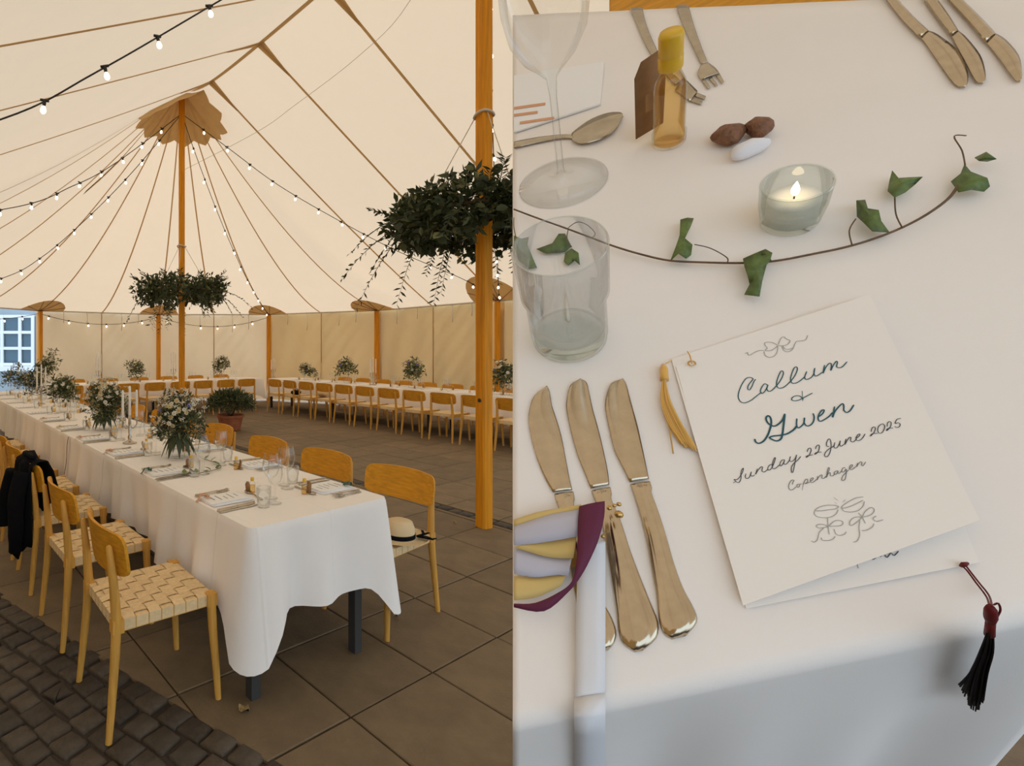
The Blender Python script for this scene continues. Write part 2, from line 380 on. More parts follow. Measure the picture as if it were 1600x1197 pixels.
# walls of heavier canvas between the side poles
def eave(k, v): return mem(station(k, v), 1.0)
def wall(name, a, b, label, out=1):
    p, q = eave(*a), eave(*b); d = (q-p).normalized(); p = p-d*.07; q = q+d*.07; L = (q-p).length; nn = Vector((d.y, -d.x, 0))*out; rows = []
    nx_, nz = 110, 22; ph = R.random()*6
    for j in range(nz+1):
        z = .05+(ZE-.05)*j/nz; row = []
        for i in range(nx_+1):
            s = i/nx_; w = .030*math.sin(s*31+ph+z*2.1)*(.4+.6*(1-j/nz))+.026*math.sin(s*13+ph*2-z*3.2)+.020*math.sin((s+z*.23)*57)*math.exp(-((s-.35)/.22)**2)+.014*math.sin((s-z*.31)*74+ph)*math.exp(-((s-.8)/.15)**2)
            w *= min(1, s*8, (1-s)*8)*.9+.1
            row.append(p+d*(L*s)+nn*(w+.07)+Vector((0,0,z-p.z)))
        rows.append(row)
    o = tag(MB().grid(rows).build(name, 'wall_lit' if a[0] == 'A' and a[1] in (40, 70) else 'wallc'), label, kind='structure')
    m = p+d*(L*.5)+nn*.045; MB().tube([Vector((m.x, m.y, .05)), Vector((m.x, m.y, ZE))], .014, 5).build('wall_seam', 'tape', o)
    for s in (.2,.34,.62,.8):
        c = p+d*(L*s)-nn*.01; l = .25+.25*R.random(); c.z = ZE-.03
        MB().tube([c, c+Vector((.01,0,-l*.5)), c+Vector((0,0,-l))], .008, 4).build('tie_strap', 'rope', o)
    return o
wall('wall_right', ('R', 2.8), ('R', 6.06), 'tan canvas side wall nearest to the front pole')
wall('wall_right', ('R', 6.06), ('A', 10), 'tan canvas side wall behind the right-hand banquet table')
wall('wall_back', ('A', 10), ('A', 40), 'tan canvas wall behind the corner where the tables meet')
wall('wall_back', ('A', 40), ('A', 70), 'tan canvas end wall right of the rear pole')
wall('wall_back', ('A', 70), ('A', 100), 'tan canvas end wall beside the open bay')
wall('wall_left', ('A', 130), ('A', 160), 'tan canvas wall on the far left side')
wall('wall_left', ('A', 160), ('L', 5.9), 'tan canvas wall along the left side')
wall('wall_left', ('L', 5.9), ('L', 2.6), 'tan canvas wall along the near left side')
wall('wall_left', ('L', 2.6), ('E', 206), 'unseen tan canvas wall added behind the camera to darken the left side')  # unseen panel, added to keep daylight off the long table's left side
# ------------------------------------------------------------------ poles
def sqpole(name, base, top, w, rz, label, m='pine', ring=None, bolt=None):
    e = empty(name, base, rz); tag(e, label, 'pole')
    h = w/2; c = w*.12; pts = [(-h+c,-h),(h-c,-h),(h,-h+c),(h,h-c),(h-c,h),(-h+c,h),(-h,h-c),(-h,-h+c)]
    MB().poly(pts, 0, top).build('pole_shaft', m, e, smooth=False)
    if ring:
        MB().tube([(math.cos(a)*w*.74, math.sin(a)*w*.74, ring+.012*math.sin(a*2)) for a in np.linspace(0, 2*math.pi, 17)], .011, 6).build('rope_ring', 'rope', e)
    if bolt:
        MB().tube([(-h-.003, -.01, bolt), (-h-.012, -.01, bolt)], .016, 8).build('bolt', 'leg', e)
    return e
sqpole('king_pole', (*K2.xy, 0), ZA-.13, .105, math.radians(20), 'tall square orange pine pole standing nearest, right of the near table', ring=1.5+(545-180)/F*4.41, bolt=1.5+(545-627)/F*4.3)
sqpole('king_pole', (*K1.xy, 0), ZA-.13, .10, math.radians(14), 'tall orange pine pole in the middle of the tent beyond the bouquets', ring=1.5+(545-385)/F*9.13)
plab = ['short pine side pole behind the three candles on the right-hand table', 'short pine side pole at the corner of the two far tables', 'short pine side pole just left of the rear tall pole', 'short pine side pole beside the open bay and window', 'short pine side pole at the far left of the open bay', 'short pine side pole on the left tent side', 'short pine side pole seen just right of the nearest tall pole', 'short pine side pole on the right side towards the camera']
for (k, v), l in zip(POSTS, plab):
    p = eave(k, v); d = (Vector((N0, T1))-Vector((0,0)))
    c = P(N0, T1 if k == 'A' else v); q = p+(c-p).xy.to_3d().normalized()*.07
    sqpole('side_pole', (q.x, q.y, 0), ZE-.03, .10, TA+.3, l)
# ------------------------------------------------------------------ floor
def clip(poly, a, b, c):                                 # keep a*x+b*y >= c
    out = []
    for i in range(len(poly)):
        p, q = poly[i], poly[(i+1) % len(poly)]; dp, dq = a*p[0]+b*p[1]-c, a*q[0]+b*q[1]-c
        if dp >= 0: out.append(p)
        if dp*dq < 0: f = dp/(dp-dq); out.append((p[0]+(q[0]-p[0])*f, p[1]+(q[1]-p[1])*f))
    return out
MB().box((0,12,-.30), (90,80,.5)).build('ground_outside', 'ground', smooth=False)['kind'] = 'structure'
floor = MB().box((4,6,-.035), (16,22,.04)).build('floor', 'joint', rz=TA, loc=(0,0,0), smooth=False); floor['kind'] = 'structure'; floor['label'] = 'grey-brown paving of square slabs with a corner of small setts'
def vis(n, t, mgn=60, right=830):
    p = P(n, t)
    if p.y < 1.2: return False
    u = CX+F*p.x/p.y; v = HZ+F*H/p.y
    return -mgn < u < right+mgn and v < 1230+mgn
S = .5225; ln = Vector((1.74, .54)).normalized(); BA = (ln.x*.985, ln.y*.985*1.0)   # slabs lie on the side n*1.74+t*.54 > c
BC = 1.74*1.04+.54*1.74
ga, gb = 4.19, 4.33                                       # gutter of small setts
full = None; items = []
for i in range(-14, 20):
    for j in range(-8, 26):
        n0, t0 = 1.522+S*i, 1.545+S*j; g = .0045
        sq = [(n0+g,t0+g),(n0+S-g,t0+g),(n0+S-g,t0+S-g),(n0+g,t0+S-g)]
        if not any(vis(a, b, 240, 1700) for a, b in sq): continue
        seen = any(vis(a, b) for a, b in sq)
        pieces = [sq]
        if n0 < ga < n0+S or n0 < gb < n0+S: pieces = [clip(sq, -1, 0, -ga+.006), clip(sq, 1, 0, gb+.006)]
        for pc in pieces:
            if len(pc) < 3: continue
            c2 = clip(pc, 1.74, .54, BC+.015)
            if len(c2) < 3: continue
            items.append((P(n0+S/2, t0+S/2).y+(0 if seen else 100), c2, (n0, t0), c2 == sq))
items.sort(key=lambda x: x[0])
fm = MB().poly([(.0045-S/2,.0045-S/2),(S/2-.0045,.0045-S/2),(S/2-.0045,S/2-.0045),(.0045-S/2,S/2-.0045)], -.03, 0, .004).mesh('paving_slab', 'slab', False)
rest = MB()
for k, (d, pc, (n0, t0), isf) in enumerate(items):
    if k < 296:
        if isf: o = link('paving_slab', fm, floor, loc=(n0+S/2, t0+S/2, R.uniform(-.0025,.0015)))
        else:
            cx_, cy_ = sum(p[0] for p in pc)/len(pc), sum(p[1] for p in pc)/len(pc)
            MB().poly([(p[0]-cx_, p[1]-cy_) for p in pc], -.03, 0, .004).build('paving_slab', 'slab', floor, smooth=False, loc=(cx_, cy_, 0))
    else: rest.poly(pc, -.03, R.uniform(-.002,.001), .004)
if rest.v: tag(rest.build('distant_slabs', 'slab', floor, smooth=False), kind='stuff')
# setts in the corner nearest the camera, rows along the border line
bd = Vector((-.54, 1.74)).normalized(); bn = Vector((-1.74, -.54)).normalized(); org = Vector((1.04, 1.74)); nsett = 0; srest = MB(); cob = []
for r_ in range(0, 26):
    for c_ in range(-14, 26):
        w, hh = .125, .118
        a = org+bd*(c_*w+(.06 if r_ % 2 else 0)+R.uniform(-.012,.012))+bn*(.03+r_*hh+.012*math.sin(c_*.7))
        if not vis(a.x+.05, a.y+.05, 30): continue
        pts = []; ex, ey = w*R.uniform(.86,.96), hh*R.uniform(.84,.95)
        for sx, sy in ((.06,0),(.94,0),(1,.07),(1,.93),(.94,1),(.06,1),(0,.93),(0,.07)):
            q = bd*((sx-.5)*ex+R.uniform(-.006,.006))+bn*((sy-.5)*ey+R.uniform(-.006,.006)); pts.append((q.x, q.y))
        if (pts[1][0]-pts[0][0])*(pts[3][1]-pts[0][1])-(pts[1][1]-pts[0][1])*(pts[3][0]-pts[0][0]) < 0: pts = pts[::-1]
        cob.append((a, pts))
cob.sort(key=lambda x: P(*x[0]).y)
def sett(pts, mbx=None, z=0, c=(0,0)):
    m_ = mbx or MB(); n = len(pts); vs = []
    for k, zz in ((1,-.03),(1,-.012),(.93,-.002),(.72,.004)): vs += [(c[0]+p[0]*k, c[1]+p[1]*k, zz+z) for p in pts]
    fs = [(l*n+i, l*n+(i+1)%n, (l+1)*n+(i+1)%n, (l+1)*n+i) for l in range(3) for i in range(n)]+[tuple(3*n+i for i in range(n))]
    m_.add(vs, fs); return m_
for k, (a, pts) in enumerate(cob):
    if k < 290: sett(pts).build('sett', 'cobble', floor, loc=(a.x, a.y, R.uniform(-.004,.003)))
    else: sett(pts, srest, 0, a)
if srest.v: tag(srest.build('distant_setts', 'cobble', floor), kind='stuff')
t = 1.6
while t < 9.5:
    l = R.uniform(.09,.16); x = R.uniform(-.012,.012)
    pts = [(-.055+x,-l/2+.01),(.055+x,-l/2+.008),(.06+x,l/2-.01),(-.05+x,l/2-.006)]
    if vis(4.26, t): sett(pts).build('sett', 'cobble', floor, loc=(4.26, t+l/2, R.uniform(-.006,0)))
    t += l
def dry_leaf(u, v, s, label):
    Y = F*H/(v-HZ); p = px(u, v, Y)
    m_ = MB(); rows = []
    for i in range(5):
        f = i/4-.5; w = s*.42*(1-(2*f)**2)+.002; rows.append([(f*s, -w, .012+.01*math.sin(i*2)), (f*s, 0, .004+.004*i), (f*s, w, .014+.006*math.cos(i))])
    tag(m_.solid_grid(rows, (0,0,1), .001).build('dry_leaf', 'dryleaf', loc=(p.x, p.y, 0), rz=R.random()*6), label, 'leaf')
dry_leaf(381, 1111, .05, 'small dry yellow leaf on the slab beside the near table leg')
dry_leaf(176, 1033, .03, 'tiny dry leaf on the paving behind the nearest chair')
dry_leaf(618, 964, .03, 'tiny dry leaf on the slab below the hanging cloth corner')
dry_leaf(711, 818, .03, 'pale scrap lying by the foot of the tall near pole')
# ------------------------------------------------------------------ the house seen through the open bay
hy = 19.0
def hx(u): return (u-CX)/F*hy
def hz(v): return H-(v-HZ)/F*hy
hs = MB().box((hx(-60), hy+.65, 3.0), (11, 1, 6.6)).build('wall_house', 'house', smooth=False); tag(hs, 'pale blue house wall outside the open bay', kind='structure')
for wn, (u0, u1) in enumerate(((-8, 53), (-92, -30)), 1):
    we = empty('window_%d' % wn, (hx((u0+u1)/2), hy, 0)); tag(we, 'white barred house window outside the bay' if wn == 1 else 'white house window further left', kind='structure')
    ox = hx((u0+u1)/2)
    def bar(a, b, c, d, nm, y=.0, th=.08, m='wframe'):
        MB().box((hx((a+b)/2)-ox, y, hz((c+d)/2)), (abs(hx(b)-hx(a)), th, abs(hz(d)-hz(c)))).build(nm, m, we, smooth=False)
    bar(u0, u1, 494, 574, 'window_room', .12, .02, 'wdark')
    vs_ = [u0, u0+9, u0+37, u1-4]
    for u in vs_: bar(u, u+4.5, 492, 576, 'window_frame', .0, .08)
    for v in (492, 517, 542, 567): bar(u0, u1, v, v+4.5, 'glazing_bar', .01, .06)
    bar(u0-3, u1+3, 572, 580, 'window_sill', -.05, .16)
    for a, b in zip(vs_[:-1], vs_[1:]):
        for v in (496, 521, 546): bar(a+4.5, b, v, v+21, 'pane', .05, .012, 'glass_w')
# ------------------------------------------------------------------ chairs
def make_chair(detail):
    e = empty('dining_chair'); tag(e, 'oak dining chair with woven seat', 'chair', 'oak chairs with woven seats')
    for s in (-1, 1):
        MB().tube([(s*.218,.212,0),(s*.214,.205,.12),(s*.205,.192,.30),(s*.200,.185,.448),(s*.200,.185,.452)], [.0135,.016,.0195,.021,.016], 10 if detail else 6).build('leg', 'oakleg', e, sharp=50)
        MB().tube([(s*.222,-.262,0),(s*.216,-.25,.12),(s*.206,-.232,.32),(s*.2,-.225,.45),(s*.196,-.236,.60),(s*.192,-.252,.735),(s*.192,-.253,.742)], [.0135,.016,.0195,.021,.018,.0125,.006], 10 if detail else 6).build('leg', 'oakleg', e, sharp=50)
    # backrest: a bent board
    rows = []; nx_, nz = (22, 6) if detail else (12, 3)
    for j in range(nz+1):
        f = j/nz; row = []
        for i in range(nx_+1):
            x = math.sin((i/nx_-.5)*math.pi); k_ = max(0, abs(x)-.84)/.16; kk = 1-math.sqrt(max(0, 1-k_*k_)); zt = .788-.012*x*x-.036*kk; zb = .603+.014*x*x+.030*kk
            z = zb+(zt-zb)*f; row.append((x*.238*(1+.01*math.sin(f*3.1)), -.238+.050*x*x-.028*(z-.6)/.19, z))
        rows.append(row)
    MB().solid_grid(rows, (0,1,0), .013).build('backrest', 'oak', e, sharp=40)
    seat = MB()
    for s in (-1, 1): seat.box((s*.192,-.015,.425), (.03,.40,.046)); seat.box((0,.175 if s > 0 else -.205,.425), (.37,.03,.046))
    for s in (-1, 1):
        for y in (.185,-.222): seat.box((s*.196,y,.427), (.045,.045,.052))
    so = seat.build('seat', 'oakleg', e, smooth=False)
    nx_, ny_ = 7, 7; X0, X1, Y0, Y1 = -.205, .205, -.225, .195; zt = .452
    if detail:
        wx, wy = .37/nx_, .375/ny_
        for i in range(nx_):
            x = -.185+wx*(i+.5); rows = [[(x-wx*.46, Y0-.005, .405), (x+wx*.46, Y0-.005, .405)], [(x-wx*.46, Y0-.005, zt-.004), (x+wx*.46, Y0-.005, zt-.004)]]
            for k in range(ny_):
                yc = -.2025+wy*(k+.5); zz = zt+(.0026 if (i+k) % 2 else -.0022)
                for dy in (-.3,.3): rows.append([(x-wx*.46, yc+dy*wy, zz), (x+wx*.46, yc+dy*wy, zz)])
            rows += [[(x-wx*.46, Y1+.002, zt-.004), (x+wx*.46, Y1+.002, zt-.004)], [(x-wx*.46, Y1+.002, .405), (x+wx*.46, Y1+.002, .405)]]
            MB().grid(rows).build('webbing_strap', 'web', so, smooth=False)
        for k in range(ny_):
            y = -.2025+wy*(k+.5); rows = [[(X0-.003, y+wy*.46, .405), (X0-.003, y-wy*.46, .405)], [(X0-.003, y+wy*.46, zt-.004), (X0-.003, y-wy*.46, zt-.004)]]
            for i in range(nx_):
                xc = -.185+wx*(i+.5); zz = zt+(-.0022 if (i+k) % 2 else .0026)
                for dx in (-.3,.3): rows.append([(xc+dx*wx, y+wy*.46, zz), (xc+dx*wx, y-wy*.46, zz)])
            rows += [[(X1+.003, y+wy*.46, zt-.004), (X1+.003, y-wy*.46, zt-.004)], [(X1+.003, y+wy*.46, .405), (X1+.003, y-wy*.46, .405)]]
            MB().grid(rows).build('webbing_strap', 'web', so, smooth=False)
    else: MB().box((0,-.015,.430), (.405,.415,.05)).build('woven_seat', 'web', so, smooth=False)
    return e
chairA = make_chair(True); chairB = make_chair(False)
RL, RRt = TA-math.pi/2, TA+math.pi/2                   # facing +n, facing -n
lab_l = ['oak chair nearest the camera at the near corner of the long table', 'second oak chair along the left side of the long table, before the jacket', 'oak chair with a black jacket hung over its back', 'oak chair just beyond the black jacket on the left side', 'oak chair cut off by the left edge, two beyond the jacket']
tl = [2.17, 2.90, 3.62, 4.27, 4.92, 5.65, 6.35]
for k, t in enumerate(tl):
    place(chairA, USED, P(.925, t), RL+(-.03 if k == 0 else R.uniform(-.05,.05)), lab_l[k] if k < 5 else 'oak chair far along the left side of the long table, %s from the camera' % ORD[k])
lab_r = ['oak chair at the near right corner with a straw hat on its seat', 'second oak chair on the right side of the long table', 'third oak chair on the right side, behind the wine glasses', 'fourth oak chair on the right side, beside the nearest bouquet']
tr_ = [2.08, 2.73, 3.40, 4.25, 4.95, 5.6, 6.3, 7.0, 7.7, 8.4]
for k, t in enumerate(tr_):
    place(chairA, USED, P(2.26+(.0 if k == 0 else R.uniform(-.03,.04)), t), RRt+(.10 if k == 0 else R.uniform(-.06,.06)), lab_r[k] if k < 4 else 'oak chair on the right side of the long table, %s from the camera' % ORD[k])
# far right table, inner row (12), outer row, and the end table
tR = [9.92-.575*k for k in range(12)]
for k, t in enumerate(tR):
    place(chairB, USED, P(7.50, t), RL+R.uniform(-.05,.05), 'oak chair facing the right-hand wall table, %s from its far end' % ORD[k].replace('nearest', 'first'))
for k in range(10):
    t = 9.6-.62*k; place(chairB, USED, P(9.05, t), RRt+R.uniform(-.05,.05), 'oak chair on the wall side of the right-hand table, %s from its far end' % ORD[k].replace('nearest', 'first'))
nB = [2.75+.585*k for k in range(8)]
for k, n in enumerate(nB):
    place(chairB, USED, P(n, 10.62), TA+R.uniform(-.05,.05), 'oak chair at the end table, %s from its left end' % ORD[k].replace('nearest', 'first'))
for k in range(6):
    place(chairB, USED, P(3.4+.8*k, 12.35), TA+math.pi+R.uniform(-.05,.05), 'oak chair on the wall side of the end table, %s from its left end' % ORD[k].replace('nearest', 'first'))
# ------------------------------------------------------------------ tables and cloths
def table_cloth(n0, n1, t0, t1, zt, drop, label, seed, tail=.19, step=.035):
    rr = random.Random(seed); w, l = n1-n0, t1-t0; loop = []; r = .035
    cs = [(n1-r, t0+r, -90), (n1-r, t1-r, 0), (n0+r, t1-r, 90), (n0+r, t0+r, 180)]
    pts = []
    for ci, (a, b, an) in enumerate(cs):
        for k in range(7):
            th = math.radians(an+15*k); pts.append((a+r*math.cos(th), b+r*math.sin(th), math.cos(th), math.sin(th), True))
        a2, b2, an2 = cs[(ci+1) % 4]; th = math.radians(an+90)
        p, q = (a+r*math.cos(th), b+r*math.sin(th)), (a2+r*math.cos(th), b2+r*math.sin(th))
        L = math.hypot(q[0]-p[0], q[1]-p[1]); m = max(2, int(L/step))
        for k in range(1, m): pts.append((p[0]+(q[0]-p[0])*k/m, p[1]+(q[1]-p[1])*k/m, math.cos(th), math.sin(th), False))
    corners = [(n1, t0), (n1, t1), (n0, t1), (n0, t0)]; n = len(pts); hs = [0,.004,.02,.08,.2,.4,.6,.8,.97,1.0]
    ph = [rr.random()*7 for _ in range(5)]; s = 0; rows = [[] for _ in hs]; prev = None
    for (x, y, dx, dy, cr) in pts:
        if prev: s += math.hypot(x-prev[0], y-prev[1])
        prev = (x, y); dc = min(math.hypot(x-a, y-b) for a, b in corners)
        g = math.exp(-(dc/.095)**2); g2 = math.exp(-(dc/.17)**2); dr = drop+tail*g-.02*math.sin(s*5+ph[0])*(1-g)
        fold = .026*math.sin(s*13+ph[1]+1.6*math.sin(s*2.7+ph[2]))+.016*math.sin(s*27+ph[3]+2*math.sin(s*1.9))
        for j, h in enumerate(hs):
            o = .006*min(1, h*40)+h*(.022+fold*(1-g)+.055*g2+.02*math.sin(s*3.1+ph[4])*(1-g))
            ux, uy = dx, dy
            rows[j].append((x+ux*o, y+uy*o, zt-.004*min(1, h*60)-h*dr+(0 if h else .002)))
    m_ = MB(); m_.grid(rows, closed=True, flip=True)
    m_.add([(x, y, zt+.002) for x, y, *_ in pts], [tuple(range(n))])
    return tag(m_.build('tablecloth', 'cloth', rz=TA), label, 'tablecloth')
def table_frame(n0, n1, t0, t1, zt, label, legs):
    c = P((n0+n1)/2, (t0+t1)/2); e = empty('banquet_table', (c.x, c.y, 0), TA); tag(e, label, 'table')
    MB().box((0,0,zt-.022), (n1-n0-.02, t1-t0-.02, .035)).build('table_top', 'oak', e, smooth=False)
    MB().box((0,0,zt-.065), (n1-n0-.16, t1-t0-.16, .045)).build('table_apron', 'leg', e, smooth=False)
    for a, b in legs: MB().box((a-(n0+n1)/2, b-(t0+t1)/2, (zt-.09)/2), (.046,.046,zt-.09)).build('leg', 'leg', e, smooth=False)
MT = (1.215, 2.055, 1.825, 10.25, .742)
table_frame(*MT, 'long table on dark square steel legs under the near white cloth', [(n, t) for t in (1.87, 4.2, 4.4, 6.7, 6.9, 10.1) for n in (1.26, 1.99-.12*(t < 2))])
table_cloth(*MT, .385, 'white cloth hanging in folds over the long near table', 3)
RTb = (7.78, 8.62, 3.2, 10.86, .742)
table_frame(*RTb, 'long table under white cloth along the right tent wall', [(n, t) for t in (3.4, 6, 8.5, 10.8) for n in (7.84, 8.5)])
table_cloth(*RTb, .42, 'white cloth on the table along the right tent wall', 5, .1, .09)
BTb = (2.4, 7.7, 10.95, 11.8, .742)
table_frame(*BTb, 'table under white cloth across the far end of the tent', [(n, t) for n in (2.6, 5, 7.4) for t in (11.05, 11.7)])
table_cloth(*BTb, .42, 'white cloth on the table across the far tent end', 6, .1, .09)
# ------------------------------------------------------------------ table ware
ZT = .7455
def strip_mesh(name, m, prof, th, bend=None, sharp=50):   # prof: (y, half width, z offset)
    rows = [[(-w, y, z), (-w*.5, y, z+th*.5), (w*.5, y, z+th*.5), (w, y, z)] for y, w, z in prof]
    return MB().solid_grid(rows, (0,0,1), th).mesh(name, m)
kn = strip_mesh('knife', 'silver', [(-.11,.004,.001),(-.105,.0085,.001),(-.08,.0095,.001),(-.03,.006,.001),(-.005,.0075,.001),(0,.007,.001),(.01,.009,.001),(.06,.0105,.001),(.09,.009,.001),(.108,.003,.001)], .0025)
fkm = MB()
fkm.solid_grid([[(-w,y,z),(w,y,z)] for y,w,z in [(-.10,.004,.002),(-.095,.008,.002),(-.06,.007,.002),(-.01,.0035,.004),(.02,.004,.004),(.035,.011,.003),(.05,.0125,.001)]], (0,0,1), .0022)
for x in (-.0105,-.0035,.0035,.0105): fkm.solid_grid([[(x-.0019,.049,.001),(x+.0019,.049,.001)],[(x-.0017,.08,.003),(x+.0017,.08,.003)],[(x-.0008,.097,.007),(x+.0008,.097,.007)]], (0,0,1), .0018)
fk = fkm.mesh('fork', 'silver')
sp = MB(); rows = []
for y, w, z in [(-.10,.004,.002),(-.095,.008,.002),(-.05,.006,.002),(.0,.0032,.005),(.025,.004,.004),(.035,.011,.003),(.05,.018,.002),(.07,.019,.002),(.085,.012,.003),(.093,.003,.005)]:
    rows.append([(-w,y,z+.002),(-w*.5,y,z-w*.12),(0,y,z-w*.18+.001),(w*.5,y,z-w*.12),(w,y,z+.002)])
sp.solid_grid(rows, (0,0,1), .0014); spm = sp.mesh('spoon', 'silver')
def wine_prof(h=.225, rb=.044):
    return [(0,.0),(.034,.0),(.035,.002),(.012,.006),(.0045,.014),(.0036,.05),(.004,h*.42),(.012,h*.455),(.028,h*.52),(rb*.95,h*.63),(rb,h*.70),(rb*.93,h*.85),(rb*.80,h)]
wg = MB().lathe(wine_prof(), 20).mesh('wine_glass', 'glass')
wg2 = MB().lathe(wine_prof(.205,.039), 12).mesh('wine_glass', 'glass')
tg = MB().lathe([(0,.0),(.028,.0),(.029,.003),(.031,.042),(.0315,.046),(.0345,.046),(.036,.095),(.0345,.095),(.032,.05),(.028,.012),(0,.010)], 20).mesh('tumbler', 'glass')
btm = MB().lathe([(0,0),(.0155,0),(.0165,.002),(.0165,.045),(.0145,.053),(.0085,.060),(.0085,.066)], 14).mesh('bottle', 'glass')
btl = MB().lathe([(0,.002),(.0145,.002),(.0148,.040),(0,.040)], 14).mesh('amber_liquid', 'amber')
btc = MB().lathe([(.0095,.062),(.0098,.063),(.0098,.078),(.0085,.080),(0,.080)], 14).mesh('bottle_cap', 'cap')
tgm = MB().solid_grid([[(-.013,0,0),(.013,0,0)],[(-.013,0,.045),(.013,0,.045)],[(-.006,.006,.058),(.006,.006,.058)]], (0,-1,.2), .001).mesh('paper_tag', 'kraft')
def make_bottle():
    e = empty('oil_bottle'); tag(e, 'x', 'bottle', 'miniature amber bottles with kraft tags')
    link('bottle_glass', btm, e); link('amber_liquid', btl, e); link('bottle_cap', btc, e); o = link('paper_tag', tgm, e, loc=(-.012,-.018,.004)); o.rotation_euler = (.25,0,.5)
    return e
bott = make_bottle()
def make_menu():
    e = empty('menu_card'); tag(e, 'x', 'menu', 'printed menus at the place settings')
    MB().solid_grid([[(-.075,-.105,.001),(.075,-.105,.001)],[(-.075,0,.002),(.075,0,.003)],[(-.075,.105,.001),(.075,.105,.004)]], (0,0,1), .0012).build('menu_leaf', 'napkin', e, smooth=False)
    for k in range(5): MB().box((R.uniform(-.01,.01), .07-.033*k, .0042), (.05+.03*(k % 2), .004, .0004)).build('print_line', 'inkgrey', e, smooth=False)
    return e
menu = make_menu()
napm = MB().solid_grid([[(-.085,-.115,.0),(.085,-.115,.001)],[(-.087,0,.002),(.087,0,.003)],[(-.085,.115,.0),(.085,.115,.001)]], (0,0,1), .004).mesh('napkin', 'napkin')
def rib(col):
    rows = []
    for i in range(9):
        f = i/8; y = .035-.075*f; z = .010+.012*math.sin(f*3.1) if f < .72 else .006-.05*(f-.72); rows.append([(-.009+.004*math.sin(i), y, z), (.009+.004*math.sin(i), y, z+.002)])
    m_ = MB().solid_grid(rows, (0,0,1), .0006)
    for s in (-1, 1): m_.solid_grid([[(s*.004,.01,.008),(s*.004,.022,.010)],[(s*.02,.012,.020),(s*.022,.026,.022)],[(s*.034,.002,.012),(s*.036,.018,.010)]], (0,0,1), .0006)
    return m_.mesh('ribbon', col)
ribs = [rib('peach'), rib('green_r'), rib('yellow')]
def put(name, me, n, t, rz, label, cat, group, z=ZT):
    p = P(n, t, z); return tag(link(name, me, None, p, rz), label, cat, group)
def setting(n_edge, t, side, k, where, full, near_end=''):
    rz = RL if side == 'l' else RRt; sg = 1 if side == 'l' else -1
    def q(x, y): return n_edge+sg*y, t-sg*x              # local x = right hand, y = towards the middle
    def pp(name, me, x, y, a, what, cat, grp, z=ZT):
        n_, t_ = q(x+R.uniform(-.008,.008), y+R.uniform(-.008,.008)); put(name, me, n_, t_, rz+a+R.uniform(-.05,.05), '%s at the %s' % (what, where), cat, grp, z)
    put('napkin', napm, *q(0,.135), rz+R.uniform(-.06,.06), 'folded white napkin under the menu at the %s' % where, 'napkin', 'folded napkins')
    n_, t_ = q(R.uniform(-.01,.01), .13); place(menu, USED, P(n_, t_, ZT+.0065), rz+R.uniform(-.1,.1), 'white printed menu at the %s' % where)
    if full:
        for j, w in enumerate(('inner', 'middle', 'outer')): pp('dinner_knife', kn, .125+.022*j, .125-.01*j, .02, '%s silver knife' % w, 'knife', 'silver knives')
        for j, w in enumerate(('inner', 'outer')): pp('dinner_fork', fk, -.125-.026*j, .13+.012*j, 0, '%s silver fork' % w, 'fork', 'silver forks')
        pp('dessert_spoon', spm, .02, .285, 1.45, 'silver dessert spoon above the menu', 'spoon', 'silver spoons')
        c = [0,1,0,0,2,0,0][k % 7] if side == 'l' else [1,0,2,0][k % 4]
        pp('ribbon_bow', ribs[c], -.05, .028, 0, '%s ribbon on the napkin edge' % ('peach', 'dark green', 'pale yellow')[c], 'ribbon', 'ribbons at the settings', ZT+.006)
    n_, t_ = q(-.02+R.uniform(-.02,.02), .315); place(bott, USED, P(n_, t_, ZT), rz+R.uniform(-.6,.6), 'small amber bottle with kraft tag at the %s' % where)
    pp('wine_glass', wg, .115, .33, 0, 'larger wine glass', 'wine glass', 'stemmed wine glasses')
    pp('wine_glass', wg2, .185, .30, 0, 'smaller wine glass', 'wine glass', 'stemmed wine glasses')
    pp('water_tumbler', tg, .20, .225, 0, 'clear water tumbler', 'tumbler', 'water tumblers')
for k in range(11): setting(1.215, 2.25+.712*k, 'l', k, '%s left-hand setting of the long table' % ORD[k], k < 6)
for k in range(11): setting(2.055, 2.12+.69*k, 'r', k, '%s right-hand setting of the long table' % ORD[k], k < 4)
def far_setting(n, t, rz, where):
    d = Vector((math.cos(rz-TA), math.sin(rz-TA)))      # right-hand direction in row frame
    f = Vector((-d.y, d.x))
    def q(x, y): return n+d.x*x+f.x*y, t+d.y*x+f.y*y
    put('wine_glass', wg2, *q(.1,.30), rz, 'stemmed wine glass at the %s' % where, 'wine glass', 'stemmed wine glasses')
    put('wine_glass', wg2, *q(.17,.26), rz, 'second stemmed wine glass at the %s' % where, 'wine glass', 'stemmed wine glasses')
    put('napkin', napm, *q(0,.13), rz, 'folded white napkin at the %s' % where, 'napkin', 'folded napkins')
    p = q(-.03,.3); place(bott, USED, P(*p, ZT), rz+R.random()*3, 'small amber bottle at the %s' % where)
for k, t in enumerate(tR): far_setting(7.78, t, RL, '%s inner setting from the wall table far end' % ORD[k].replace('nearest', 'first'))
for k in range(10): far_setting(8.62, 9.6-.62*k, RRt, '%s wall-side setting from the wall table far end' % ORD[k].replace('nearest', 'first'))
for k, n in enumerate(nB): far_setting(n, 10.95, TA, '%s setting from the left of the end table' % ORD[k].replace('nearest', 'first'))
